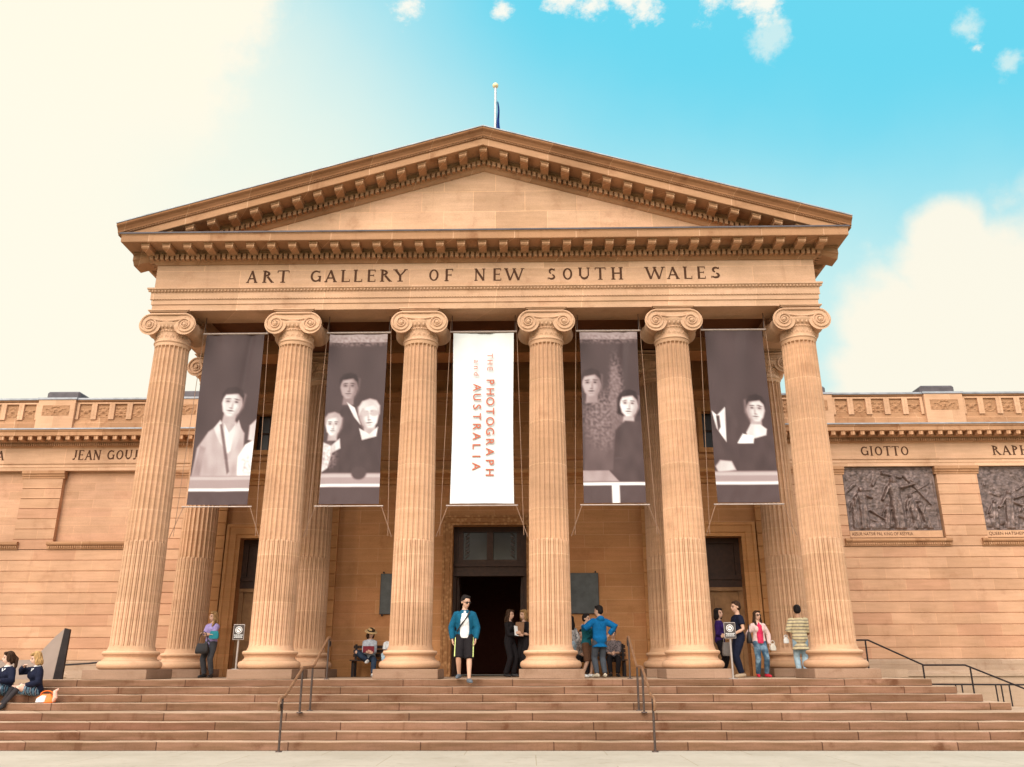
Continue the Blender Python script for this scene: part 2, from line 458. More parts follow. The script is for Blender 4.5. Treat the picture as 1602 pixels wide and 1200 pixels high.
for k in range(-n, n+1):
    b.box(k*P-.041, k*P+.041, -HY-.22, -HY-.118, 10.245, 10.39)
for s_ in (-1, 1):
    for k in range(33):
        y = -HY-.10+k*P+.12
        b.box(s_*(HX+.118), s_*(HX+.22), y-.041, y+.041, 10.245, 10.39)
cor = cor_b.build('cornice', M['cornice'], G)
U('cornice_flashing', [(.733, 10.712), (.748, 10.712), (.748, 10.752), (.55, 10.775), (.55, 10.765), (.733, 10.745)], M['lead_dark'], cor)
def modillion_mesh(shear=0.0):
    b = MB()
    prof = [(-.19, 10.498), (-.60, 10.498), (-.60, 10.40), (-.57, 10.37), (-.50, 10.365), (-.40, 10.375), (-.30, 10.37), (-.19, 10.345)]
    vs = []
    for x in (-.1, .1):
        vs += [(x, y-HY, z-10.5 - shear*x) for y, z in prof]
    nn = len(prof)
    b.add(vs, [tuple(range(nn)), tuple(range(2*nn-1, nn-1, -1))] + [(i, (i+1) % nn, nn+(i+1) % nn, nn+i) for i in range(nn)])
    # little cap slab
    x0, x1, y0, y1 = -.115, .115, -.615-HY, -.19-HY
    vs = [(x, y, z-shear*x) for z in (-.045, -.003) for x, y in ((x0, y0), (x1, y0), (x1, y1), (x0, y1))]
    b.add(vs, [(0, 3, 2, 1), (4, 5, 6, 7), (0, 1, 5, 4), (1, 2, 6, 5), (2, 3, 7, 6), (3, 0, 4, 7)])
    me = b.mesh('modillion'); me.materials.append(M['cornice']); return me
mod0 = modillion_mesh()
for k in range(-16, 17):
    o = link('modillion', mod0, cor); o.location = (k*.5365, 0, 10.5)
for s_ in (-1, 1):
    for k in range(9):
        o = link('modillion', mod0, cor); o.location = (s_*(HX-HY), -.42+k*.5365, 10.5); o.rotation_euler = (0, 0, s_*R(90))
# pediment
SL = .2987
ped = MB(); ped.prism_y([(-8.3, 10.70), (8.3, 10.70), (0, 10.70+8.3*.283)], -HY, .3)
tymp = ped.build('pediment', M['tymp'], G)
def rake(name, prof, xe, mat, parent, apex_rnd=False):
    b = MB(); b.sweep([(o, z) for o, z in prof], [(-xe, -HY, 0, -1, -SL*xe), (0, -HY, 0, -1, 0), (xe, -HY, 0, -1, -SL*xe)])
    return b.build(name, mat, parent)
rk_b = MB(); RKP = [(-.4, 12.88), (.02, 12.88), (.05, 12.91), (.09, 12.965), (.125, 12.985), (.125, 13.125), (.16, 13.13), (.16, 13.20), (.19, 13.23), (.19, 13.26), (.69, 13.26), (.695, 13.275), (.695, 13.45), (-.4, 13.45)]
rk_b.sweep(RKP, [(-9.10, -HY, 0, -1, -SL*9.10), (0, -HY, 0, -1, 0), (9.10, -HY, 0, -1, -SL*9.10)])
b = rk_b
for k in range(-62, 63):
    x = k*P
    sg = SL*(1 if x > 0 else -1 if x < 0 else 0); z0 = 12.99-SL*abs(x)
    if z0+.14 < 10.80: continue
    vs = [(x+dx, -HY-oy, z0+dz-sg*dx) for dz in (0, .13) for dx, oy in ((-.041, .22), (.041, .22), (.041, .118), (-.041, .118))]
    b.add(vs, [(0, 3, 2, 1), (4, 5, 6, 7), (0, 1, 5, 4), (1, 2, 6, 5), (2, 3, 7, 6), (3, 0, 4, 7)])
b = rk_b
for k in range(-230, 231):
    x = k*.039
    b.ell((x, -HY-.735, 13.478-SL*abs(x)), (.014, .012, .016), 5, 4)
rk = rk_b.build('raking_cornice', M['cornice'], G)
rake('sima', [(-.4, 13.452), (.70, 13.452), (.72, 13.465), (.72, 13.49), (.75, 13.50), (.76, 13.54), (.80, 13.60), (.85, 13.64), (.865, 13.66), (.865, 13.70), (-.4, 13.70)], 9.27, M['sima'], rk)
rake('roof_edge_flashing', [(-.4, 13.702), (.875, 13.702), (.885, 13.71), (.885, 13.735), (-.4, 13.75)], 9.275, M['lead'], rk)
mr = modillion_mesh(SL); ml = modillion_mesh(-SL); mc = modillion_mesh(0)
for k in range(-15, 16):
    x = k*.5365
    o = link('modillion', mr if k > 0 else ml if k < 0 else mc, rk); o.location = (x, 0, 13.257-SL*abs(x))
# eaves gutters along the portico flanks, roof slopes and attic behind
for s_ in (-1, 1):
    b = MB(); b.sweep([(.2, 10.74), (.70, 10.742), (.73, 10.78), (.76, 10.85), (.79, 10.90), (.79, 10.95), (.2, 11.0)], [(s_*HX, -1.0, s_, 0, 0), (s_*HX, 14, s_, 0, 0)])
    b.build('eaves_gutter', M['cornice'], G)
b = MB()
b.prism_y([(-9.2, 10.97), (0, 13.72), (9.2, 10.97), (9.2, 10.90), (0, 13.60), (-9.2, 10.90)], -.75, 14)
b.build('roof', M['lead'], G)
b = MB(); b.box(-8.3, 8.3, 5.2, 14, 8.9, 10.9); b.build('attic', M['plain'], G)
# porch ceiling, beams
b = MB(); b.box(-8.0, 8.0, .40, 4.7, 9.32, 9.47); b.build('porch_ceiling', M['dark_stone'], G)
b = MB(); b.box(-7.62, 7.62, 2.79, 3.61, 8.89, 9.318); b.build('rear_beam', M['wall'], G)
for x in (-4.8, -1.6, 1.6, 4.8):
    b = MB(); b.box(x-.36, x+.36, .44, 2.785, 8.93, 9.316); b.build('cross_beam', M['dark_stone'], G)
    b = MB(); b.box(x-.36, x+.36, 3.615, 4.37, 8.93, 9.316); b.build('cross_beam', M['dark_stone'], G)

# ------------------------------------------------------------------ Ionic columns
def shaft_mesh():
    NF, PF = 24, 14
    zs = [.60, .63, .66, .70, .74] + [.74+(3.05-.74)*k/8 for k in range(1, 9)] + [3.09] + [3.09+(7.90-3.09)*k/14 for k in range(1, 15)] + [7.94, 7.97, 7.985, 8.03, 8.06, 8.08]
    vs = []
    for z in zs:
        tt = max(0, min(1, (z-.7)/7.3)); r = .488-.073*tt**1.5
        if z < .74: r += .05*max(0, (.74-z)/.14)**1.6
        if z > 7.93: r += .012*(z-7.93)/.1
        if .735 < z < 3.07: mode = 'reed'
        elif 3.07 <= z < 7.95: mode = 'flute'
        else: mode = 'plain'
        for k in range(NF*PF):
            ph = (k % PF)/PF
            d = 0
            if mode != 'plain':
                e = .10
                if e < ph < 1-e:
                    q = (ph-e)/(1-2*e)*2-1
                    c = math.sqrt(max(0, 1-q*q))
                    if mode == 'flute': d = -.058*c**.75
                    else:
                        d = -.040 if abs(q) > .80 else -.030+.030*math.sqrt(max(0, 1-(q/.82)**2))
            a = 2*math.pi*(k+.0)/(NF*PF)
            vs.append(((r+d)*math.cos(a), (r+d)*math.sin(a), z))
    n = NF*PF
    fs = [(i*n+k, i*n+(k+1) % n, (i+1)*n+(k+1) % n, (i+1)*n+k) for i in range(len(zs)-1) for k in range(n)]
    b = MB(); b.add(vs, fs)
    me = b.mesh('shaft', recalc=False)
    me.polygons.foreach_set('use_smooth', [True]*len(me.polygons)); me.set_sharp_from_angle(angle=R(32))
    me.materials.append(M['shaft']); return me

def capital_mesh():
    b = MB()
    # necking band and astragal, egg-and-dart ring, abacus
    b.lathe([(.40, 8.05), (.435, 8.05), (.452, 8.065), (.452, 8.09), (.435, 8.105), (.422, 8.11), (.418, 8.14), (.418, 8.30), (.43, 8.325), (.445, 8.34), (.445, 8.36), (.43, 8.375), (.44, 8.40), (.485, 8.45), (.515, 8.51), (.515, 8.56), (.40, 8.60)], 48)
    for k in range(28):
        a = 2*math.pi*k/28
        b.ell((.478*math.cos(a), .478*math.sin(a), 8.455), (.03, .03, .055), 7, 5)
    for k in range(40):
        a = 2*math.pi*k/40
        b.ell((.445*math.cos(a), .445*math.sin(a), 8.35), (.022, .022, .02), 5, 4)
    # carved necking: shallow palmettes
    for k in range(20):
        a = 2*math.pi*k/20
        c, s_ = math.cos(a), math.sin(a)
        for q in (-1, 0, 1):
            aa = a+q*.07
            b.ell((.418*math.cos(aa), .418*math.sin(aa), 8.215+(.02 if q == 0 else -.01)), (.016, .016, .06-.012*abs(q)), 5, 4)
    b.box(-.50, .50, -.50, .50, 8.835, 8.862)
    b.box(-.525, .525, -.525, .525, 8.863, 8.888)
    # cushion between the volutes and rolled bolsters at the flanks
    for s_ in (-1, 1):
        prof = []
        for k in range(17):
            y = -.47+.94*k/16; q = abs(y)/.47
            r = .205+.075*q**2.2
            if abs(y) < .05: r += .02
            prof.append((r, y))
        b.lathe(prof, 28, (s_*.445, 0, 8.50), axis='y')
        # spiral fillets on both faces
        for f_ in (-1, 1):
            pts = []; rr = []
            for k in range(72):
                th = k/71*2.6*2*math.pi
                r = .272*math.exp(-th*.105)
                a = math.pi/2 - s_*th*1.0
                ax = -s_*math.cos(a) if False else math.cos(math.pi/2 - s_*th)
                az = math.sin(math.pi/2 - s_*th)
                pts.append((s_*.445 + r*ax, f_*(.478+.012*(1-r/.272)), 8.50+r*az)); rr.append(.026*(.45+.55*r/.272))
            b.tube(pts, rr, 6)
            b.ell((s_*.445, f_*.49, 8.50), (.05, .035, .05), 12, 6)
    # canalis: slightly sagging channel with raised rims
    N = 16
    for f_ in (-1, 1):
        top = []; bot = []
        for k in range(N+1):
            x = -.445+.89*k/N; q = 1-(x/.445)**2
            top.append((x, f_*.484, 8.772)); bot.append((x, f_*.482, 8.665-.075*q))
        b.tube(top, .028, 6); b.tube(bot, .022, 6)
    poly = [(-.445, 8.62), (-.3, 8.605), (-.15, 8.59), (0, 8.585), (.15, 8.59), (.3, 8.605), (.445, 8.62), (.445, 8.79), (.46, 8.832), (-.46, 8.832), (-.445, 8.79)]
    b.prism_y(poly, -.462, .462)
    me = b.mesh('capital', smooth=True); me.materials.append(M['cap']); return me

def base_mesh():
    b = MB()
    def arc(rc, zc, rad, a0, a1, n=7): return [(rc+rad*math.cos(R(a0+(a1-a0)*k/n)), zc+rad*math.sin(R(a0+(a1-a0)*k/n))) for k in range(n+1)]
    pr = [(.5, .205)] + arc(.605, .30, .092, -90, 90, 9) + [(.605, .405), (.60, .41), (.575, .425), (.56, .455), (.565, .485), (.585, .50), (.585, .51)] + arc(.575, .557, .045, -90, 90, 7) + [(.555, .605), (.40, .607)]
    b.lathe(pr, 64)
    me = b.mesh('base', smooth=True); me.materials.append(M['shaft']); return me

SH, CP, BS = shaft_mesh(), capital_mesh(), base_mesh()
def column(x, y, pl=True):
    c = empty('ionic_column', (x, y, 0)); c.parent = G
    b = MB(); b.box(-.715, .715, -.715, .715, 0.002, .207)
    p = b.build('plinth', M['plinth'], c); bev(p, .012, 2)
    link('base', BS, c); link('shaft', SH, c); link('capital', CP, c)
    return c
XC = [3.2*(k-2.5) for k in range(6)]
for x in XC: column(x, 0)
for x in (XC[0], XC[1], XC[4], XC[5]): column(x, 3.2)

# ------------------------------------------------------------------ porch rear wall
YW = 4.4
def wall_open(b, x0, x1, z0, z1, y0, y1, ops):
    xs = sorted({x0, x1, *[v for o in ops for v in o[:2]]}); zs = sorted({z0, z1, *[v for o in ops for v in o[2:]]})
    for i in range(len(xs)-1):
        for j in range(len(zs)-1):
            cx, cz = (xs[i]+xs[i+1])/2, (zs[j]+zs[j+1])/2
            if any(o[0] < cx < o[1] and o[2] < cz < o[3] for o in ops): continue
            b.box(xs[i], xs[i+1], y0, y1, zs[j], zs[j+1])
C_OP = (-1.06, 1.06, 0, 4.15); SD = [(s*6.16, s*7.22, 0, 3.80) for s in (-1, 1)]
SD = [(min(a, b_), max(a, b_), c, d) for a, b_, c, d in SD]
UW = [(-7.1, -6.35, 6.42, 7.55), (6.35, 7.1, 6.42, 7.55)]
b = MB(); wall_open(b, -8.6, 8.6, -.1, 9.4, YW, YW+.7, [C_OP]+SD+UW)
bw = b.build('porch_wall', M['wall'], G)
# rusticated piers behind the rear columns
def courses(z0, z1, h, gd=.02, gw=.016):
    p = []; z = z0
    while z < z1-1e-4:
        zt = min(z+h, z1)
        p += [(0, z+gw), (0, zt-gw), (-gd, zt)]
        z += h
    return [(-gd, z0)] + p
for s_ in (-1, 1):
    for (xa, xb) in ((4.38, 5.20), (7.66, 8.66)):
        b = MB(); pr = courses(.226, 8.6, .364, .028)
        prof = [(-.25, .226)] + pr + [(-.25, 8.6)]
        xa_, xb_ = sorted((s_*xa, s_*xb))
        b.sweep(prof, [(xa_, YW-.12, 0, -1, 0), (xb_, YW-.12, 0, -1, 0)])
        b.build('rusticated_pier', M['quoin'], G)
# skirting and string courses
def xsweep(name, prof, x0, x1, y, mat, parent):
    b = MB(); b.sweep(prof, [(x0, y, 0, -1, 0), (x1, y, 0, -1, 0)]); return b.build(name, mat, parent)
for (xa, xb) in ((-4.378, -1.36), (1.36, 4.378), (-6.1, -5.22), (5.22, 6.1)):
    if abs(xa) > 1.5 or True:
        xsweep('skirting', [(0.0, .004), (.05, .004), (.05, .42), (.02, .46), (0, .46)], xa, xb, YW, M['quoin'], G)
sc_prof = [(-.01, 5.36), (.05, 5.36), (.05, 5.48), (.09, 5.50), (.09, 5.56), (.20, 5.62), (.26, 5.64), (.26, 5.73), (.22, 5.78), (-.01, 5.84)]
for (xa, xb) in ((-7.655, -5.205), (-4.375, 4.375), (5.205, 7.655)):
    xsweep('string_course', sc_prof, xa, xb, YW, M['quoin'], G)
    xsweep('string_course', [(-.01, 7.92), (.06, 7.92), (.06, 8.05), (.16, 8.14), (.16, 8.22), (-.01, 8.25)], xa, xb, YW, M['wall'], G)
    xsweep('string_course', [(-.01, 6.08), (.05, 6.08), (.08, 6.13), (.08, 6.2), (-.01, 6.23)], xa, xb, YW, M['wall'], G)
# carved panels high on the wall between the piers
def carve(nx, nz, w_, h_, seed, amp, sx=5, sym=True):
    b = MB(); vs = []
    for j in range(nz+1):
        for i in range(nx+1):
            x = -w_/2+w_*i/nx; z = -h_/2+h_*j/nz
            q = abs(x) if sym else x
            e = min(1, min(w_/2-abs(x), h_/2-abs(z))/(.12*h_))
            v = noise.noise(Vector((q*sx+seed*7.1, z*sx*1.2, seed)))*.6 + noise.noise(Vector((q*sx*2.3, z*sx*2.3+seed, 3.3)))*.45
            rr = math.hypot(x, z); v = max(v, .8*max(0, 1-rr/(.22*h_)))
            v = max(0, v)
            vs.append((x, -amp*v*max(0, e), z))
    fs = [(j*(nx+1)+i, j*(nx+1)+i+1, (j+1)*(nx+1)+i+1, (j+1)*(nx+1)+i) for j in range(nz) for i in range(nx)]
    b.add(vs, fs); return b
for s_ in (-1, 0, 1):
    me = carve(60, 30, 2.2 if s_ else 2.4, 1.0, 5+s_, .10, 4).mesh('carved_panel', smooth='all', recalc=False); me.materials.append(M['wall'])
    o = link('carved_panel', me, G); o.location = (s_*3.0, YW-.004, 7.05)

# door surrounds
def surround(name, x0, x1, zt, wd, mat, off=.10, ornate=False):
    b = MB()
    def leg(xa, xb): 
        return xa, xb
    prof_in = [(0, 0), (wd*.12, .5), (wd*.25, .55), (wd*.3, .75), (wd*.75, .8), (wd*.8, 1.0), (wd, 1.0)]
    # build as mitred frame: cross-section (distance outwards from opening, projection)
    sec = [(0.0, -.05)] + [(d, off*p) for d, p in prof_in[1:]] + [(wd, -.05)]
    sec[1] = (0.0, off*.5)
    path = [(x0, 0, -1, 0), (x0, zt, -1, 1), (x1, zt, 1, 1), (x1, 0, 1, 0)]
    n = len(sec); vs = []
    for px, pz, mx, mz in path:
        vs += [(px+d*mx, YW-pj, pz+d*mz+(.003 if pz == 0 else 0)) for d, pj in sec]
    fs = [tuple(range(n)), tuple(range(len(vs)-1, len(vs)-n-1, -1))]
    for k in range(3):
        for i in range(n):
            j = (i+1) % n; fs.append((k*n+i, k*n+j, (k+1)*n+j, (k+1)*n+i))
    b.add(vs, fs)
    return b.build(name, mat, G)
m_, t_, b_ = newmat('carved_door_stone', .85, .2)
tcx = t_.new('ShaderNodeTexCoord').outputs['Object']
vz = t_.new('ShaderNodeTexVoronoi', ins={'Vector': tcx, 'Scale': 9.0}).outputs[0]
t_.nt.links.new(t_.mix(t_.sstep(vz, .1, .6), (.46, .235, .10), (.30, .135, .052)), b_.inputs['Base Color'])
bp_ = t_.new('ShaderNodeBump', ins={'Strength': .8, 'Distance': .03, 'Height': vz}); t_.nt.links.new(bp_.outputs[0], b_.inputs['Normal'])
M['carved'] = m_
surround('door_surround', C_OP[0], C_OP[1], 4.15, .28, M['carved'], .12)
for d in SD: surround('door_surround', d[0], d[1], 3.80, .40, M['quoin'], .12)
for wd in UW:
    b = MB()
    b.box(wd[0]-.16, wd[1]+.16, YW-.07, YW-.003, wd[2]-.14, wd[2]-.003); b.box(wd[0]-.13, wd[0]-.003, YW-.05, YW-.003, wd[2], wd[3]+.13); b.box(wd[1]+.003, wd[1]+.13, YW-.05, YW-.003, wd[2], wd[3]+.13)
    b.box(wd[0], wd[1], YW-.05, YW-.003, wd[3]+.003, wd[3]+.13)
    wn = b.build('window', M['quoin'], G)
    b = MB(); b.box(wd[0], wd[1], YW+.25, YW+.28, wd[2], wd[3]); b.build('pane', M['glass'], wn)
    b = MB(); xm = (wd[0]+wd[1])/2
    b.box(xm-.03, xm+.03, YW+.2, YW+.245, wd[2], wd[3])
    b.box(wd[0], xm-.032, YW+.2, YW+.245, wd[2]+.55, wd[2]+.6); b.box(xm+.032, wd[1], YW+.2, YW+.245, wd[2]+.55, wd[2]+.6)
    b.build('frame', M['wood_dark'], wn)
# main doorway timber
dr = MB(); y0, y1 = YW+.28, YW+.42
for s_ in (-1, 1):
    dr.box(s_*.965, s_*1.058, y0, y1, .003, 2.73)
    dr.box(s_*.93, s_*1.058, y0, y1, 3.08, 4.148)
dr.box(-1.058, 1.058, y0-.05, y1, 2.732, 2.84); dr.box(-1.058, 1.058, y0, y1, 2.842, 3.0); dr.box(-1.058, 1.058, y0-.06, y1, 3.002, 3.078)
dr.box(-.928, .928, y0, y1, 4.0, 4.148); dr.box(-.928, .928, y0, y1, 3.08, 3.2)
dr.box(-.09, .09, y0-.02, y1, 3.202, 3.998)
for s_ in (-1, 1):
    dr.box(s_*.78, s_*.926, y0+.03, y1-.03, 3.202, 3.998)
door = dr.build('main_door', M['wood_dark'], G)
for s_ in (-1, 1):
    b = MB(); b.box(s_*.092, s_*.778, y0+.06, y0+.075, 3.202, 3.998); b.build('transom_pane', M['glass'], door)
    b = MB()
    for k in range(7):
        z = 3.25+k*.105
        b.tube([(s_*.72, y0+.05, z), (s_*(.66-.03*(k % 2)), y0+.035, z+.05), (s_*.60, y0+.05, z+.1), (s_*(.66+.04*(k % 2)), y0+.035, z+.06)], .016, 5)
    b.build('iron_scroll', M['grey_metal'], door, smooth=True)
    # leaves folded back into the lobby
    b = MB(); b.box(s_*.90, s_*.955, y1+.02, y1+.98, .01, 2.72); lf = b.build('door_leaf', M['wood_dark'], door)
    b = MB()
    for z0_, z1_ in ((.25, 1.1), (1.25, 2.5)): b.box(s_*.875, s_*.898, y1+.15, y1+.85, z0_, z1_)
    b.build('leaf_panel', M['wood_dark'], door)
b = MB()
b.box(-3, 3, 5.102, 11, -.08, -.004); b.box(-3, -2.9, 5.102, 11, 0, 4.6); b.box(2.9, 3, 5.102, 11, 0, 4.6); b.box(-2.9, 2.9, 10.9, 11, 0, 4.6); b.box(-3, 3, 5.102, 11, 4.602, 4.7)
b.build('lobby', M['room'], G)
for d in SD:
    x0, x1 = d[0], d[1]; y0, y1 = YW+.30, YW+.42; xm = (x0+x1)/2
    b = MB()
    b.box(x0+.002, x0+.13, y0, y1, .003, 2.30); b.box(x1-.13, x1-.002, y0, y1, .003, 2.30)
    b.box(x0+.002, x1-.002, y0-.03, y1, 2.302, 2.40)
    sdoor = b.build('side_door', M['wood'], G)
    b = MB(); b.box(x0+.132, x1-.132, y0+.05, y1, .003, 2.30); lf = b.build('door_leaf', M['wood'], sdoor)
    b = MB(); b.box(x0+.24, x1-.24, y0+.015, y0+.047, .95, 2.16); b.box(x0+.24, x1-.24, y0+.015, y0+.047, .2, .8); b.build('leaf_panel', M['wood'], sdoor); 
    b = MB(); b.box(x0+.002, x1-.002, y0, y1, 2.402, 2.75); b.box(x0+.002, x0+.16, y0, y1, 2.752, 3.798); b.box(x1-.16, x1-.002, y0, y1, 2.752, 3.798); b.box(x0+.162, x1-.162, y0, y1, 3.65, 3.798)
    b.box(x0+.002, x1-.002, y0-.04, y0-.002, 2.62, 2.70)
    b.build('overdoor_frame', M['wood_dark'], sdoor)
    b = MB(); b.box(x0+.162, x1-.162, y0+.05, y0+.09, 2.752, 3.648); b.build('overdoor_panel', M['wood_dark'], sdoor)
# ------------------------------------------------------------------ wings
YG = 9.0
wmod = MB(); wmod.box(-.075, .075, 8.46, 8.74, 7.885, 8.02); wm_me = wmod.mesh('modillion'); wm_me.materials.append(M['cornice'])
rosettes = []
for q in range(4):
    me = carve(30, 30, .46, .42, 11+q, .10, 8).mesh('carved_panel', smooth='all', recalc=False); me.materials.append(M['cornice']); rosettes.append(me)
wide_ros = carve(60, 26, 1.0, .40, 21, .10, 8).mesh('carved_panel', smooth='all', recalc=False); wide_ros.materials.append(M['cornice'])
PIL = [(10.67, 12.07), (15.31, 16.71), (19.95, 21.35), (24.59, 25.99)]
BAY = [(12.07, 15.31), (16.71, 19.95), (21.35, 24.59)]
SILL = [(11.87, 15.46), (16.48, 20.1), (21.1, 24.8)]
for s_ in (-1, 1):
    def X2(a, b_): return (min(s_*a, s_*b_), max(s_*a, s_*b_))
    def wsweep(name, prof, xa, xb, mat, parent, y=YG):
        x0, x1 = X2(xa, xb); return xsweep(name, prof, x0, x1, y, mat, parent)
    wg = G
    wsweep('wing_base', [(-.3, -1.2), (.42, -1.2), (.42, -.02), (.34, .04), (.30, .10), (.18, .115), (.16, .14), (.16, .44), (.10, .478), (-.3, .478)], 8.2, 30, M['base_grey'], wg)
    wsweep('wing_wall', [(-.3, .48)] + courses(.48, 4.11, .363, .032, .017) + [(-.3, 4.11)], 8.2, 30, M['wing'], wg)
    b = MB(); x0, x1 = X2(8.2, 30); b.box(x0, x1, YG+.20, YG+.5, 4.112, 6.9); b.build('recessed_wall', M['bay'], wg)
    for pa, pb in [(8.6, 10.67)] + PIL:
        p = wsweep('pilaster', [(-.19, 4.113)] + courses(4.113, 6.60, .355, .032, .017)[1:] + [(-.19, 6.60)], pa, pb, M['wing'], wg)
        wsweep('pilaster_cap', [(-.15, 6.602), (.02, 6.602), (.02, 6.66), (.05, 6.68), (.06, 6.74), (.10, 6.77), (.10, 6.875), (-.15, 6.875)], pa-.06, pb+.06, M['cornice'], p)
    for a, c in SILL:
        b = MB(); b.sweep([(-.15, 4.25), (.03, 4.11), (.05, 4.14), (.05, 4.24), (.10, 4.26), (.13, 4.30), (.13, 4.37), (-.19, 4.40)], [(X2(a, c)[0], YG, 0, -1, 0), (X2(a, c)[1], YG, 0, -1, 0)])
        k0 = int((c-a)/.075)
        for k in range(k0):
            x = s_*(a+.04+k*.075); b.box(x-.022, x+.022, YG-.095, YG-.045, 4.165, 4.225)
        b.build('sill', M['cornice'], wg)
    wsweep('wing_architrave', [(-.3, 6.877), (.03, 6.877), (.03, 7.0), (.05, 7.005), (.05, 7.10), (.09, 7.12), (.10, 7.17), (-.3, 7.17)], 8.2, 30, M['frieze'], wg)
    wsweep('wing_frieze', [(-.3, 7.172), (0, 7.172), (0, 7.70), (-.3, 7.70)], 8.2, 30, M['frieze'], wg)
    b = MB(); b.sweep([(-.3, 7.702), (.03, 7.702), (.06, 7.74), (.10, 7.75), (.10, 7.86), (.15, 7.88), (.24, 7.90), (.26, 8.02), (.56, 8.02), (.57, 8.03), (.57, 8.16), (.60, 8.18), (.63, 8.24), (.63, 8.265), (-.1, 8.36), (-.3, 8.36)], [(X2(8.2, 30)[0], YG, 0, -1, 0), (X2(8.2, 30)[1], YG, 0, -1, 0)])
    for k in range(240):
        x = s_*(8.25+k*.075); b.box(x-.024, x+.024, YG-.15, YG-.098, 7.755, 7.85)
    wc = b.build('wing_cornice', M['cornice'], wg)
    wsweep('cornice_flashing', [(.632, 8.235), (.645, 8.235), (.645, 8.28), (0.02, 8.375), (0.02, 8.365), (.632, 8.268)], 8.2, 30, M['white'] if False else M['lead'], wc)
    for k in range(34):
        o = link('modillion', wm_me, wc); o.location = (s_*(8.4+k*.335), 0, 0)
    # parapet
    wsweep('parapet', [(-.5, 8.30), (.0, 8.30), (0, 8.46), (.03, 8.48), (.03, 8.66), (-.03, 8.72), (-.03, 8.80), (-.06, 8.80), (-.06, 9.46), (.03, 9.50), (.05, 9.53), (-.5, 9.53)], 8.2, 30, M['cornice'], wg, YG+.12)
    wsweep('parapet_coping', [(-.55, 9.532), (.07, 9.532), (.08, 9.545), (.08, 9.60), (.0, 9.63), (-.55, 9.66)], 8.2, 30, M['lead'], wg, YG+.12)
    for pa, pb in PIL:
        b = MB(); x0, x1 = X2(pa+.02, pb-.02); b.box(x0, x1, YG-.0, YG+.3, 8.37, 9.527); pp = b.build('parapet_pier', M['plain'], wg)
        b = MB(); x0, x1 = X2(pa-.02, pb+.02); b.box(x0, x1, YG-.03, YG+.2, 9.533, 9.605); b.build('pier_coping', M['lead'], pp)
        b = MB(); x0, x1 = X2(pa+.05, pb-.12); b.box(x0, x1, YG+.25, YG+1.1, 9.55, 9.93); o = b.build('roof_block', M['lead_dark'], pp); bev(o, .06, 1)
        o = link('carved_panel', wide_ros, pp); o.location = (s_*(pa+pb)/2, YG-.003, 9.12)
    for a, c in [(8.6, 10.67)] + BAY:
        n = max(3, int((c-a)/.62)); p = (c-a)/n
        for k in range(n):
            xc = s_*(a+(k+.5)*p)
            fb = MB(); w2, h2 = .225, .27
            # raised frame round each carved panel (four strips)
            zc = 9.12; yF = YG+.18
            fb.box(xc-p/2+.002, xc-w2, yF-.075, yF+.02, 8.805, 9.45); fb.box(xc+w2, xc+p/2-.002, yF-.075, yF+.02, 8.805, 9.45)
            fb.box(xc-w2+.001, xc+w2-.001, yF-.075, yF+.02, zc+h2, 9.45)
            fr_ = fb.build('panel_frame', M['plain'], wg)
            o = link('carved_panel', rosettes[k % 4], fr_); o.location = (xc, yF-.004, zc-.02)
# flank walls of the portico block
for s_ in (-1, 1):
    b = MB(); x0, x1 = sorted((s_*7.9, s_*8.6)); b.box(x0, x1, YW+.702, 14, -.1, 10.6); b.build('flank_wall', M['wing'], G)

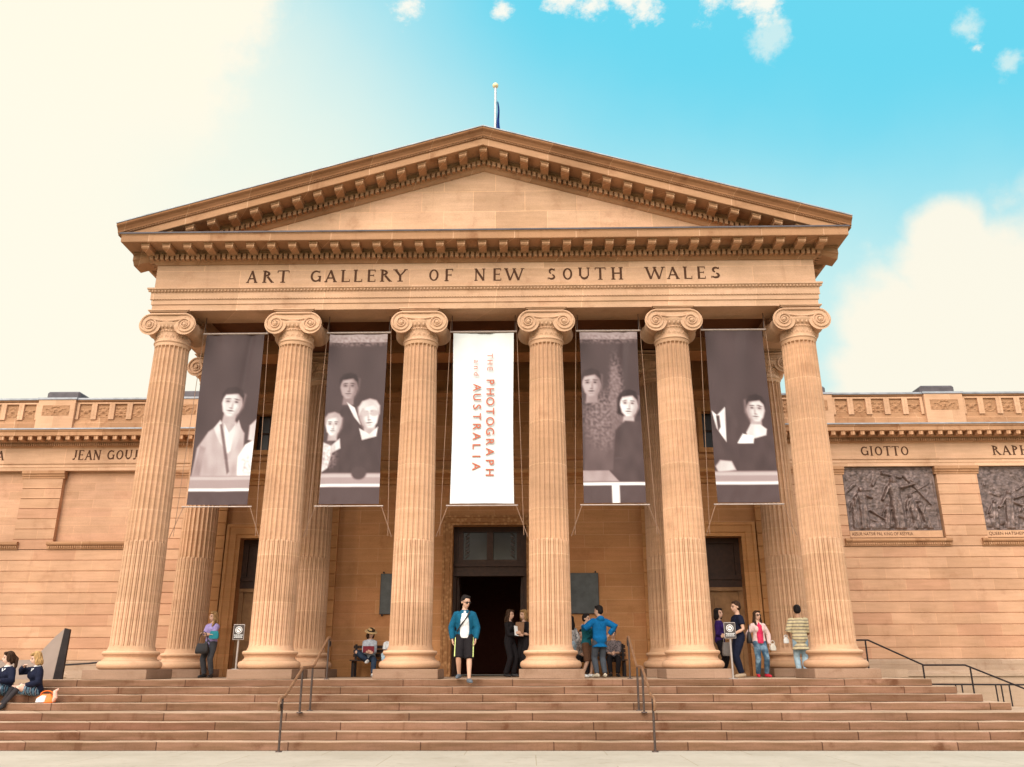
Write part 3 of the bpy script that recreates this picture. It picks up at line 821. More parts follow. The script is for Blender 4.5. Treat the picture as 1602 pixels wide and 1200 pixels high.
# ------------------------------------------------------------------ carved letters
TH, TN, SF = .165, .095, .065
def glyph(c):
    """strokes in a box of height 1: ('l', x0,z0,x1,z1,w) lines, ('a', cx,cz,rx,rz,a0,a1,w0,w1) arcs; returns (width, strokes)"""
    L = []
    def l(x0, z0, x1, z1, w): L.append(('l', x0, z0, x1, z1, w))
    def a(cx, cz, rx, rz, a0, a1, w0, w1): L.append(('a', cx, cz, rx, rz, a0, a1, w0, w1))
    def serif(x, z, w=.30): l(x-w/2, z+(SF/2 if z < .5 else -SF/2), x+w/2, z+(SF/2 if z < .5 else -SF/2), SF)
    W = .8
    if c == 'A': l(.10, .02, .42, .98, TN); l(.40, .98, .74, .02, TH); l(.22, .34, .62, .34, TN); serif(.10, 0, .22); serif(.74, 0, .26); W = .84
    elif c == 'R': l(.16, 0, .16, 1, TH); a(.18, .74, .36, .235, 90, -90, TN, TH); l(.36, .50, .72, .02, TH); serif(.16, 0); serif(.10, 1, .2); serif(.74, 0, .22); W = .8
    elif c == 'T': l(.38, 0, .38, 1, TH); l(.02, .965, .74, .965, .07); l(.03, .98, .03, .80, .05); l(.73, .98, .73, .80, .05); serif(.38, 0); W = .76
    elif c == 'G': a(.46, .5, .40, .475, 50, 330, TN, TH); l(.78, .05, .78, .46, TH*.9); serif(.74, .46, .26); l(.74, .95, .74, .76, .05); W = .9
    elif c == 'L': l(.16, 0, .16, 1, TH); l(.10, .035, .62, .035, .07); l(.61, .02, .61, .22, .05); serif(.16, 1); W = .68
    elif c == 'E': l(.16, 0, .16, 1, TH); l(.10, .035, .62, .035, .07); l(.10, .965, .60, .965, .07); l(.16, .52, .50, .52, .07); l(.61, .02, .61, .2, .05); l(.59, .98, .59, .82, .05); l(.5, .44, .5, .6, .05); W = .68
    elif c == 'Y': l(.38, 0, .38, .48, TH); l(.38, .46, .10, .98, TH); l(.38, .46, .68, .98, TN); serif(.38, 0); serif(.10, 1, .24); serif(.68, 1, .2); W = .78
    elif c == 'O': a(.46, .5, .40, .475, 0, 360, TH, TH); W = .92
    elif c == 'F': l(.16, 0, .16, 1, TH); l(.10, .965, .60, .965, .07); l(.16, .50, .48, .50, .07); l(.59, .98, .59, .8, .05); l(.48, .42, .48, .58, .05); serif(.16, 0); W = .64
    elif c == 'N': l(.12, 0, .12, .98, TN); l(.10, .98, .70, .02, TH); l(.70, .02, .70, 1, TN); serif(.12, 0, .24); serif(.70, 1, .24); serif(.08, 1, .16); W = .82
    elif c == 'W': l(.08, .98, .30, .02, TH); l(.30, .02, .52, .86, TN); l(.50, .92, .74, .02, TH); l(.74, .02, .96, .98, TN); serif(.08, 1, .22); serif(.96, 1, .2); serif(.52, 1, .2); W = 1.05
    elif c == 'S': a(.36, .735, .25, .235, 20, 260, TN, TH); a(.36, .265, .29, .235, 80, -160, TH, TN); l(.60, .95, .60, .78, .05); l(.06, .05, .06, .22, .05); W = .7
    elif c == 'U': l(.14, .32, .14, 1, TH); a(.42, .33, .28, .30, 180, 360, TH, TN); l(.70, .32, .70, 1, TN); serif(.14, 1, .26); serif(.70, 1, .22); W = .84
    elif c == 'H': l(.16, 0, .16, 1, TH); l(.70, 0, .70, 1, TH); l(.16, .52, .70, .52, TN); serif(.16, 0); serif(.16, 1); serif(.70, 0); serif(.70, 1); W = .86
    elif c == 'I': l(.18, 0, .18, 1, TH); serif(.18, 0); serif(.18, 1); W = .36
    elif c == 'J': l(.34, .25, .34, 1, TH); a(.16, .22, .18, .22, 0, -150, TH, TN); serif(.34, 1, .26); W = .5
    elif c == 'P': l(.16, 0, .16, 1, TH); a(.18, .73, .38, .245, 90, -90, TN, TH); l(.16, .49, .22, .49, TN); serif(.16, 0); serif(.10, 1, .2); W = .64
    return W, L
def letters(name, items, y, h, mat, parent, depth=.006):
    """items: (char, x_left, z_base, width_scale)"""
    b = MB(); idx = 0
    def quad(p, q, wa, wb):
        nonlocal idx
        d = Vector((q[0]-p[0], q[1]-p[1])); 
        if d.length < 1e-6: return
        d.normalize(); nx, nz = -d.y, d.x
        dd = depth+.0004*(idx % 9); idx += 1
        P4 = [(p[0]+nx*wa/2, p[1]+nz*wa/2), (q[0]+nx*wb/2, q[1]+nz*wb/2), (q[0]-nx*wb/2, q[1]-nz*wb/2), (p[0]-nx*wa/2, p[1]-nz*wa/2)]
        b.prism_y(P4, y-dd, y+.003)
    for ch, x, z, ws in items:
        Wd, L = glyph(ch)
        f = lambda px, pz: (x+px*h*ws, z+pz*h)
        for s in L:
            if s[0] == 'l': quad(f(s[1], s[2]), f(s[3], s[4]), s[5]*h, s[5]*h)
            else:
                _, cx, cz, rx, rz, a0, a1, w0, w1 = s; n = max(6, int(abs(a1-a0)/18))
                mx = max(w0, w1)
                full = abs(a1-a0) >= 359
                outer = []; inner = []
                for k in range(n+1):
                    tt = k/n; a = R(a0+(a1-a0)*tt)
                    if full: wv = TN+(TH-TN)*abs(math.cos(a))
                    else: wv = w0+(w1-w0)*math.sin(math.pi*tt) if w1 > w0 else w1+(w0-w1)*math.sin(math.pi*tt)
                    ca, sa = math.cos(a), math.sin(a)
                    outer.append(f(cx+(rx+0)*ca, cz+(rz+0)*sa)); inner.append(f(cx+(rx-wv)*ca, cz+(rz-wv)*sa))
                dd = depth+.0004*(idx % 9); idx += 1
                m = len(outer)
                vs = [(px, y-dd, pz) for px, pz in outer+inner] + [(px, y+.003, pz) for px, pz in outer+inner]
                fs = []
                for k in range(m-1):
                    fs += [(k, k+1, m+k+1, m+k), (2*m+k, 3*m+k, 3*m+k+1, 2*m+k+1), (k, 2*m+k, 2*m+k+1, k+1), (m+k, m+k+1, 3*m+k+1, 3*m+k)]
                fs += [(0, m, 3*m, 2*m), (m-1, 3*m-1, 4*m-1, 2*m-1)]
                b.add(vs, fs)
    return b.build(name, mat, parent)
def word(txt, px, z, h, y, ax=756.7, ppm=60.75):
    """px: list of (left, right) of every letter along the frieze, in 1/60.75 m"""
    it = []
    for ch, (a, c) in zip(txt, px):
        x0 = (a-ax)/ppm; wd = (c-a)/ppm; Wd, _ = glyph(ch)
        it.append((ch, x0, z, wd/(Wd*h)))
    return letters('inscription', it, y, h, M['letter'], fr)
HF, ZF = .345, 9.655
word('ART', [(385,402),(410,427.5),(433,452)], ZF, HF, -HY)
word('GALLERY', [(484.5,503),(508,527),(533,549),(553,568),(574,589),(595,613),(616,638)], ZF, HF, -HY)
word('OF', [(671,688),(696,710)], ZF, HF, -HY)
word('NEW', [(743,760),(771,786),(790,821)], ZF, HF, -HY)
word('SOUTH', [(857,870),(880,897),(905,924),(931,948),(956,975)], ZF, HF, -HY)
word('WALES', [(1009,1040),(1043,1062),(1068,1083),(1089,1104),(1111,1126)], ZF, HF, -HY)
def spaced(txt, x0, x1, z, h, y):
    ws = [glyph(c)[0] if c != ' ' else .45 for c in txt]; gap = .12
    tot = sum(ws)*h+gap*h*(len(txt)-1); k = (x1-x0)/tot
    x = x0; it = []
    for c, w_ in zip(txt, ws):
        if c != ' ': it.append((c, x, z, k))
        x += (w_+gap)*h*k
    return letters('inscription', it, y, h, M['letter'], G)
spaced('GIOTTO', 12.80, 14.50, 7.26, .34, YG)
spaced('RAPHAEL', 17.39, 19.6, 7.26, .34, YG)
spaced('JEAN GOUJON', -15.11, -12.15, 7.27, .36, YG)
spaced('A', -17.86, -17.57, 7.27, .36, YG)
#@@THINGS
# ------------------------------------------------------------------ banners
def attr_mat(name, rough=.7, bump=.15, bscale=6, attr='print'):
    m, t, b = newmat(name, rough, .2)
    a = t.new('ShaderNodeVertexColor', layer_name=attr)
    t.nt.links.new(a.outputs[0], b.inputs['Base Color'])
    tc = t.new('ShaderNodeTexCoord').outputs['Object']
    bp = t.new('ShaderNodeBump', ins={'Strength': bump, 'Distance': .02, 'Height': t.noise(tc, bscale, 4)})
    t.nt.links.new(bp.outputs[0], b.inputs['Normal'])
    return m
M['print'] = attr_mat('printed_fabric', .6, .12)
M['banner_white'] = plain('white_banner_fabric', (.68, .70, .68), .7, 0, 3, .03, .05)
M['rod'] = plain('banner_rod', (.45, .36, .31), .5, .3)
def ss(x, a, b):
    t = max(0., min(1., (x-a)/(b-a))) if a != b else float(x >= a)
    return t*t*(3-2*t)
def ell_m(u, v, cx, cy, rx, ry, soft=.12, rot=0):
    dx, dy = u-cx, v-cy
    if rot: c, s_ = math.cos(rot), math.sin(rot); dx, dy = dx*c+dy*s_, -dx*s_+dy*c
    d = math.hypot(dx/rx, dy/ry)
    return 1-ss(d, 1-soft, 1+soft)
def poly_m(u, v, pts, soft):
    ins = False; dm = 9.; n = len(pts); j = n-1
    for i in range(n):
        (x0, y0), (x1, y1) = pts[i], pts[j]
        if (y0 > v) != (y1 > v) and u < (x1-x0)*(v-y0)/(y1-y0)+x0: ins = not ins
        dx, dy = x1-x0, y1-y0
        t = max(0., min(1., ((u-x0)*dx+(v-y0)*dy)/(dx*dx+dy*dy+1e-9)))
        dm = min(dm, math.hypot(u-x0-t*dx, v-y0-t*dy)); j = i
    return ss(dm if ins else -dm, -soft, soft)
class Pic:
    """grey print value at (u, v): u 0..1 across, v in banner widths from the top (0..2.95)"""
    def __init__(s, ops): s.ops = ops
    def __call__(s, u, v):
        g = .050+.012*noise.noise(Vector((u*3, v*2, 1.7)))
        for op in s.ops:
            k = op[0]
            if k == 'p':
                if not (min(q[0] for q in op[1])-.1 < u < max(q[0] for q in op[1])+.1 and min(q[1] for q in op[1])-.1 < v < max(q[1] for q in op[1])+.1): continue
                m = poly_m(u, v, op[1], op[3]); val = op[2]*(1+.25*noise.noise(Vector((u*7, v*4, len(op[1])))))
            elif k == 'e': m = ell_m(u, v, *op[1:5], *op[6:]); val = op[5]
            elif k == 'band': m = ss(v, op[1]-.012, op[1]+.012)*(1-ss(v, op[2]-.012, op[2]+.012)); val = op[3]
            elif k == 'box':
                m = ss(u, op[1]-.012, op[1]+.012)*(1-ss(u, op[2]-.012, op[2]+.012))*ss(v, op[3]-.012, op[3]+.012)*(1-ss(v, op[4]-.012, op[4]+.012)); val = op[5]
            elif k == 'tex':
                m = ell_m(u, v, *op[1:5], .5)*max(0, noise.noise(Vector((u*22, v*22, 4)))+.35); val = op[5]
            g = g*(1-m)+val*m
        return g
def face(cx, cy, r, lum=.6, hair=.03, shade=1, tilt=0., long=False):
    """a plain generic head, lit from one side, with dark or grey hair"""
    d = lum*.30; o = []
    X = lambda a, b: (cx+r*(a*math.cos(tilt)-b*math.sin(tilt)), cy+r*(a*math.sin(tilt)+b*math.cos(tilt)))
    P = lambda pts: [X(*p) for p in pts]
    o += [('p', P([(-.42, .6), (.45, .6), (.5, 1.7), (-.5, 1.7)]), lum*.62, .02)]                     # neck
    if long: o += [('p', P([(-1.0, -.6), (-.5, -1.25), (.5, -1.25), (1.0, -.6), (1.05, .9), (.6, 1.1), (-.6, 1.1), (-1.05, .9)]), hair, .03)]
    o += [('p', P([(-.72, -.75), (-.3, -1.05), (.3, -1.05), (.72, -.75), (.78, .1), (.62, .72), (.30, 1.10), (-.22, 1.12), (-.58, .75), (-.76, .1)]), lum, .022)]
    o += [('p', P([(shade*.35, -.9), (shade*.9, -.7), (shade*.85, .3), (shade*.45, 1.1), (shade*.2, 1.1), (shade*.48, .3)]), lum*.50, .05)]
    o += [('p', P([(-.86, -.05), (-.88, -.75), (-.55, -1.22), (.1, -1.38), (.62, -1.18), (.9, -.7), (.86, .0), (.70, -.45), (.35, -.78), (-.1, -.70), (-.55, -.62), (-.74, -.3)]), hair, .022)]
    for s_ in (-1, 1):
        ex, ey = X(s_*.33, -.12); bx, by = X(s_*.34, -.32)
        o += [('e', ex, ey, r*.25, r*.16, lum*.55, .8, tilt), ('e', bx, by, r*.24, r*.05, d*.5, .6, tilt+s_*.12), ('e', ex, ey+.02*r, r*.13, r*.065, d*.4, .6, tilt)]
    nx_, ny_ = X(shade*.08, .22); mx_, my_ = X(-.02, .66); cx_, cy_ = X(0, .86); n2, n3 = X(0, .44)
    o += [('e', nx_, ny_, r*.09, r*.30, lum*.62, .8, tilt), ('e', n2, n3, r*.16, r*.045, d*.8, .7, tilt), ('e', mx_, my_, r*.27, r*.065, d*.6, .6, tilt), ('e', cx_, cy_, r*.2, r*.05, lum*.66, .9, tilt)]
    return o
def rail(a, b, c): return [('band', a, b, .27), ('band', a+.02, a+.07, .40), ('band', b, c, .72), ('band', c, 3.0, .06)]
DK = .045
PICS = [
    Pic([('p', [(.02, 2.5), (.06, 2.0), (.22, 1.72), (.45, 1.55), (.66, 1.55), (.82, 1.75), (.86, 2.5)], .36, .02), ('p', [(.02, 2.5), (.10, 1.95), (.2, 2.0), (.16, 2.5)], .24, .03)]
        + face(.56, 1.22, .21, .60, .035, 1, .08) + [('p', [(.40, 1.52), (.52, 1.75), (.60, 2.1), (.42, 1.9), (.30, 1.66)], .50, .015), ('p', [(.70, 1.52), (.78, 1.72), (.66, 2.1), (.60, 1.8)], .44, .015), ('p', [(.47, 1.58), (.56, 1.74), (.66, 1.58), (.62, 2.05), (.56, 2.1)], .62, .012),
           ('p', [(.395, 1.60), (.44, 1.58), (.64, 2.4), (.60, 2.45)], .12, .015), ('p', [(.78, 2.5), (.76, 2.15), (.86, 1.95), (1.02, 1.85), (1.02, 2.5)], .70, .015), ('p', [(.90, 1.86), (.90, 1.62), (1.02, 1.5), (1.02, 1.9)], .46, .02), ('tex', .92, 2.3, .12, .16, .42)] + rail(2.47, 2.68, 2.73)),
    Pic([('band', 0, .15, .34), ('tex', .5, .12, .8, .09, .18), ('p', [(.05, 2.5), (.12, 1.6), (.30, 1.3), (.6, 1.3), (.75, 1.8), (.75, 2.5)], DK, .03)] + face(.38, .95, .185, .30, .03, 1) + [('p', [(.36, 1.22), (.50, 1.32), (.62, 1.62), (.50, 1.48)], .62, .012)]
        + [('p', [(.45, 2.5), (.55, 1.85), (.75, 1.70), (1.02, 1.72), (1.02, 2.5)], DK, .02)] + face(.76, 1.45, .205, .62, .48, -1, -.08) + [('p', [(.60, 1.68), (.78, 1.78), (.92, 1.66), (.90, 1.82), (.66, 1.88)], .64, .012), ('e', .68, 1.42, .07, .05, .40, .3), ('e', .85, 1.42, .07, .05, .40, .3)]
        + [('p', [(-.02, 2.5), (-.02, 1.85), (.12, 1.80), (.30, 1.95), (.30, 2.5)], DK, .02)] + face(.15, 1.62, .16, .64, .34, 1) + [('p', [(.0, 1.92), (.14, 1.98), (.28, 1.86), (.30, 2.02), (.16, 2.10), (.10, 2.35), (.0, 2.42)], .58, .015), ('tex', .1, 2.15, .14, .2, .25)] + rail(2.44, 2.62, 2.67) + [('e', .64, 2.44, .13, .11, .055, .2)]),
    None,
    Pic([('band', 0, .13, .30), ('tex', .5, .12, .8, .08, .16), ('p', [(.02, 2.42), (.06, 1.5), (.25, 1.25), (.5, 1.3), (.62, 1.9), (.60, 2.42)], .085, .03), ('tex', .35, 1.55, .30, .45, .20), ('p', [(.48, 1.2), (.52, .62), (.62, .62), (.74, 1.3), (.68, 1.8), (.5, 1.8)], .11, .03), ('tex', .6, 1.1, .12, .6, .2)]
        + face(.17, .93, .20, .36, .035, 1) + face(.80, 1.30, .19, .64, .03, 1, .05, True) + [('p', [(.48, 2.5), (.55, 1.75), (.72, 1.58), (1.02, 1.60), (1.02, 2.6), (.62, 2.6)], .055, .02)]
        + [('p', [(-.02, 2.42), (.42, 2.42), (.58, 2.60), (-.02, 2.60)], .28, .015), ('band', 2.615, 2.665, .72), ('band', 2.665, 3.0, .06), ('box', .46, .58, 2.64, 3.0, .70)]),
    Pic([('p', [(-.02, 2.45), (-.02, 1.4), (.2, 1.2), (.42, 1.5), (.5, 2.45)], .05, .03), ('p', [(.02, 1.42), (.10, 1.50), (.24, 1.36), (.22, 1.95), (.08, 1.72)], .68, .012), ('p', [(.08, 1.5), (.14, 1.5), (.15, 1.7), (.10, 1.78)], .05, .012), ('p', [(.38, 2.5), (.42, 2.0), (.62, 1.85), (.9, 1.80), (1.02, 1.86), (1.02, 2.5)], .05, .02)]
        + face(.75, 1.40, .19, .56, .03, -1, .06) + [('p', [(.56, 1.80), (.64, 1.66), (.80, 1.66), (.90, 1.74), (.88, 1.84), (.60, 1.92)], .62, .015), ('p', [(.40, 1.98), (.50, 1.82), (.68, 1.86), (.66, 1.98)], .74, .012),
           ('p', [(.02, 2.36), (.10, 2.26), (.28, 2.28), (.34, 2.42), (.06, 2.46)], .50, .02)] + rail(2.44, 2.61, 2.66)),
]
BLAB = ['dark photo banner of one large pale coated figure, beside the leftmost column', 'dark photo banner crowded with three heads, between the second and third columns from the left',
        'white banner with orange vertical lettering hanging over the main doorway', 'dark photo banner of two heads with a pale post mark at its bottom edge', 'dark photo banner of a man in a black suit, between the two columns furthest right']
BZ0, BZ1, BY = 3.98, 8.40, .05
for i in range(5):
    xc = 6.4*(i-2)/2 + (-.02, -.02, 0, -.0, .0)[i]
    wdt = (1.50, 1.47, 1.53, 1.47, 1.48)[i]
    root = tag(empty('exhibition_banner', (xc, BY, BZ0)), BLAB[i], 'banner', 'tall banners hung between the portico columns')
    nx, nz = (64, 190) if i != 2 else (24, 60)
    H_ = BZ1-BZ0; vs = []; cols = []
    for j in range(nz+1):
        for k in range(nx+1):
            u = k/nx; v = j/nz
            z = H_*(1-v)
            # soft creases and the curl of free cloth
            yy = .035*math.sin(v*3.1+i)*math.sin(math.pi*u) + .022*noise.noise(Vector((u*3+i*5, v*2.2, i)))*1.5
            yy += .03*math.exp(-((u-.78+.25*v)/.06)**2)*(v < .75)*(1-v)*1.2 if i in (0, 3) else 0
            yy += .018*noise.noise(Vector((u*9, v*14, i+9)))*(max(0, 1-v*9)+max(0, 1-(1-v)*9))
            x = (u-.5)*wdt + .012*math.sin(v*5+i)*(u-.5)*2
            vs.append((x, yy, z))
            if i != 2:
                g_ = PICS[i](u, v*2.95)
                g_ *= 1+.06*noise.noise(Vector((u*60, v*160, i)))
                kk_ = max(0, 1-g_*1.7); cols.append((g_*(1+.42*kk_), g_*(1-.12*kk_), g_*(.98-.12*kk_), 1))
    fs = [(j*(nx+1)+k, (j+1)*(nx+1)+k, (j+1)*(nx+1)+k+1, j*(nx+1)+k+1) for j in range(nz) for k in range(nx)]
    b = MB(); b.add(vs, fs); me = b.mesh('fabric', smooth='all', recalc=False)
    if i != 2:
        at = me.color_attributes.new('print', 'FLOAT_COLOR', 'POINT')
        at.data.foreach_set('color', [c for q in cols for c in q])
    me.materials.append(M['banner_white'] if i == 2 else M['print'])
    fb = link('fabric', me, root)
    b = MB(); b.tube([(-wdt/2-.09, 0, H_+.035), (wdt/2+.09, 0, H_+.035)], .025, 8); b.build('top_rod', M['rod'], root, smooth=True)
    b = MB(); b.tube([(-wdt/2-.10, 0, -.045), (wdt/2+.10, 0, -.045)], .017, 8); b.build('bottom_rod', M['rod'], root, smooth=True)
    for s_ in (-1, 1):
        b = MB(); b.tube([(s_*(wdt/2+.05), 0, H_+.05), (s_*(wdt/2+.05), 0, 8.885-BZ0)], .009, 5); b.build('hanging_rod', M['grey_metal'], root)
        b = MB(); b.tube([(s_*(wdt/2+.08), .04, H_+.45), (s_*(wdt/2+.24), .05, -.75)], .0075, 5); b.build('side_cord', M['cord'], root)
        b = MB(); b.tube([(s_*(wdt/2+.06), 0, -.05), (s_*(wdt/2+.33), .05, -.78)], .009, 5); b.build('tie_cord', M['cord'], root)
    if i == 2:
        def vtext(txt, x, z0, size, pitch, small=False):
            out = []
            for k, ch in enumerate(txt):
                cu = bpy.data.curves.new('letter', 'FONT'); cu.body = ch; cu.size = size; cu.align_x = 'CENTER'; cu.extrude = .002; cu.offset = .003 if not small else .0
                o = bpy.data.objects.new('letter', cu)
                COL.objects.link(o)
                bpy.context.view_layer.update()
                dg = bpy.context.evaluated_depsgraph_get()
                me = bpy.data.meshes.new_from_object(o.evaluated_get(dg)); bpy.data.objects.remove(o)
                # letters run down the banner, tops towards the right
                for v_ in me.vertices:
                    cx_, cy_, cz_ = v_.co
                    v_.co = (x+cy_, -.055-cz_, z0-k*pitch-cx_)
                out.append(me)
            b = MB()
            for me in out:
                b.add([v_.co[:] for v_ in me.vertices], [p.vertices[:] for p in me.polygons]); bpy.data.meshes.remove(me)
            return b
        ppm = 4.42/267.0
        for txt, px, py0, size, pitch, sm in (('THE', 762-755.5, 559, .20, 10.6*ppm, True), ('PHOTOGRAPH', 761-755.5, 601, .285, 15.6*ppm, False),
                                               ('and', 741-755.5, 568, .20, 10.2*ppm, True), ('AUSTRALIA', 740.5-755.5, 610, .285, 15.3*ppm, False)):
            b = vtext(txt, px*ppm*.97, H_-(py0-520)*ppm, size, pitch, sm)
            b.build('lettering', M['orange_text'], fb)

# ------------------------------------------------------------------ flagpole and flag
b = empty('flagpole', (.03, 6, 12.2)); tag(b, 'slim pale flagpole with gilded ball rising behind the pediment apex', 'flagpole')
M['rod'] = plain('grey_pole', (.5, .5, .5), .4, .3)
q = MB(); q.tube([(0, 0, 0), (0, 0, 8.35)], [.065, .042], 10); q.build('pole', M['rod'], b, smooth=True)
q = MB(); q.ell((0, 0, 8.44), (.11, .11, .11), 16, 10); q.build('finial', M['gold'], b, smooth=True)
q = MB(); vs = []
for j in range(25):
    for k in range(9):
        u, v = k/8, j/24
        vs.append((.06+u*(.05+.13*v)+.02*math.sin(v*9), .06*math.sin(u*9+v*4), -v*1.9))
q.add(vs, [(j*9+k, (j+1)*9+k, (j+1)*9+k+1, j*9+k+1) for j in range(24) for k in range(8)])
o = q.build('flag', M['flag'], None, smooth='all', recalc=False); o.location = (.03, 6, 19.95)
tag(o, 'limp dark blue flag hanging against the pale pole', 'flag')

# ------------------------------------------------------------------ bronze reliefs, plaques
def relief(x0, x1, z0, z1, figs, seed, label, caption):
    W_, H_ = x1-x0, z1-z0
    root = tag(empty('bronze_relief', ((x0+x1)/2, YG+.16, z0)), label, 'relief', 'bronze reliefs set in the right wing')
    nx, nz = 200, 140; vs = []
    def hgt(x, z):
        h = .03*noise.noise(Vector((x*2.2, z*2.2, seed)))+.022*abs(noise.noise(Vector((x*6, z*3.5, seed))))+.012*noise.noise(Vector((x*13, z*13, seed)))
        for (ax, az, bx, bz, ra, rb, d) in figs:
            dx, dz = bx-ax, bz-az; L2 = dx*dx+dz*dz
            t = max(0, min(1, ((x-ax)*dx+(z-az)*dz)/L2)) if L2 > 1e-9 else 0
            r = ra+(rb-ra)*t
            q = math.hypot(x-ax-t*dx, z-az-t*dz)/r
            if q < 1: h = max(h, d*math.sqrt(1-q*q)+.022*noise.noise(Vector((x*16, z*5, seed+2)))+.01*noise.noise(Vector((x*30, z*20, seed))))
        e = min(x, W_-x, z, H_-z)
        if e < .05: h = .05
        return h
    for j in range(nz+1):
        for i in range(nx+1):
            x, z = W_*i/nx, H_*j/nz
            vs.append((x-W_/2, -hgt(x, z)-.01, z))
    b = MB(); b.add(vs, [(j*(nx+1)+i, j*(nx+1)+i+1, (j+1)*(nx+1)+i+1, (j+1)*(nx+1)+i) for j in range(nz) for i in range(nx)])
    b.build('panel', M['bronze'], root, smooth='all', recalc=False)
    b = MB(); b.box(-W_/2, W_/2, .0, .035, 0, H_); b.build('backing', M['bronze'], root)
    b = MB(); b.box(-W_/2, W_/2, -.06, .035, -.235, -.004); cp = b.build('caption_slab', M['plain'], root)
    cu = bpy.data.curves.new('c', 'FONT'); cu.body = caption; cu.size = .155; cu.extrude = .003; cu.space_character = 1.02
    o = bpy.data.objects.new('c', cu); COL.objects.link(o); bpy.context.view_layer.update()
    me = bpy.data.meshes.new_from_object(o.evaluated_get(bpy.context.evaluated_depsgraph_get())); bpy.data.objects.remove(o)
    xs = [v.co.x for v in me.vertices]; kx = min(1, (W_*.66)/(max(xs)-min(xs)))
    for v in me.vertices: v.co = (-W_/2+.06+(v.co.x-min(xs))*kx, -.062-v.co.z, -.165+v.co.y)
    me.materials.append(M['letter']); link('caption', me, cp)
def person_fig(x, z, h, lean=0, arm=0.3, d=.10):
    """generic draped figure in low relief"""
    k = h/1.75; f = []
    P = lambda px, pz: (x+(px+lean*pz)*k, z+pz*k)
    f.append((*P(0, .05), *P(0, .95), .24*k, .17*k, d)); f.append((*P(0, .95), *P(0, 1.35), .18*k, .21*k, d*1.1)); f.append((*P(0, 1.58), *P(0, 1.62), .12*k, .12*k, d*1.2))
    f.append((*P(.2, 1.35), *P(.2+arm, 1.1+arm*.8), .07*k, .05*k, d*1.25)); f.append((*P(-.2, 1.35), *P(-.25-arm*.4, .95), .07*k, .05*k, d*1.2))
    f.append((*P(-.10, .05), *P(-.08, .9), .1*k, .12*k, d*1.15)); f.append((*P(.10, .05), *P(.08, .9), .1*k, .12*k, d*1.2))
    return f
f1 = person_fig(.55, .05, 1.5, .02, .2) + person_fig(1.75, .06, 1.85, -.02, .45, .13) + person_fig(2.75, .05, 1.05, -.25, -.3) + [(1.9, .25, 2.3, 1.2, .035, .02, .10), (2.1, 1.9, 2.9, .9, .04, .03, .08), (1.4, 2.0, 2.0, 1.85, .08, .06, .08), (.9, .12, 1.5, .2, .16, .1, .08), (.8, .7, 1.3, .35, .05, .03, .08), (2.3, .15, 2.7, .2, .14, .1, .09), (2.3, 1.3, 2.9, 1.6, .03, .02, .05)]
f2 = person_fig(.85, .05, 1.35, .12, .5) + person_fig(2.1, .05, 1.3, -.1, .3) + person_fig(2.8, .1, 1.6, 0, .2) + [(.1, .25, .6, .3, .16, .12, .08), (1.2, .5, 1.8, .2, .07, .05, .09), (1.0, 1.0, 1.6, .75, .06, .04, .1), (.3, .5, .35, .8, .12, .08, .08), (1.3, 1.4, 1.8, 1.7, .05, .03, .05), (2.0, 1.8, 2.6, 1.9, .05, .03, .05)]
rf = random.Random(5)
def extras(n, W_, z0, z1):
    o = []
    for _ in range(n):
        x, z = rf.uniform(.1, W_-.1), rf.uniform(z0, z1); a = rf.uniform(0, 6.28); l = rf.uniform(.15, .45)
        o.append((x, z, x+l*math.cos(a), z+l*math.sin(a), rf.uniform(.05, .11), rf.uniform(.03, .07), rf.uniform(.03, .07)))
    return o
f1 += person_fig(.28, .05, 1.15, .05, .2, .07) + person_fig(1.28, .05, .9, .18, .3, .09) + person_fig(2.38, .05, 1.25, -.12, .25, .08) + extras(12, 3.1, .05, .6) + extras(4, 3.1, 1.4, 2.0)
f2 += person_fig(.35, .05, 1.0, .1, .3, .09) + person_fig(1.45, .05, 1.1, .15, .35, .1) + person_fig(2.5, .05, 1.0, -.1, .2, .08) + extras(13, 3.1, .05, .7) + extras(6, 3.1, 1.2, 2.0)
relief(12.12, 15.26, 4.66, 6.86, f1, 3, 'dark bronze relief with three standing figures, in the bay beside the portico', 'ASSUR NATSIR PAL KING OF ASSYRIA')
relief(16.76, 19.9, 4.66, 6.86, f2, 8, 'dark bronze relief of leaning figures, cut off by the right edge of the photo', 'QUEEN HATSHEPSU OF EGYPT')
for s_ in (-1, 1):
    b = MB(); x0, x1 = sorted((s_*2.18, s_*3.09)); b.box(x0, x1, YW-.06, YW-.004, 1.66, 2.78)
    o = b.build('wall_plaque', M['slate'], None); bev(o, .012)
    tag(o, 'dark slate plaque on the porch wall to the %s of the main door' % ('left' if s_ < 0 else 'right'), 'plaque', 'slate plaques either side of the main door')
    # screws
    q = MB()
    for x in (x0+.08, x1-.08):
        for z in (1.63, 2.81): q.lathe([(.025, -.075), (.025, -.02)], 10, (x, YW, z), 'y')
    q.build('fixing', M['black_metal'], o)

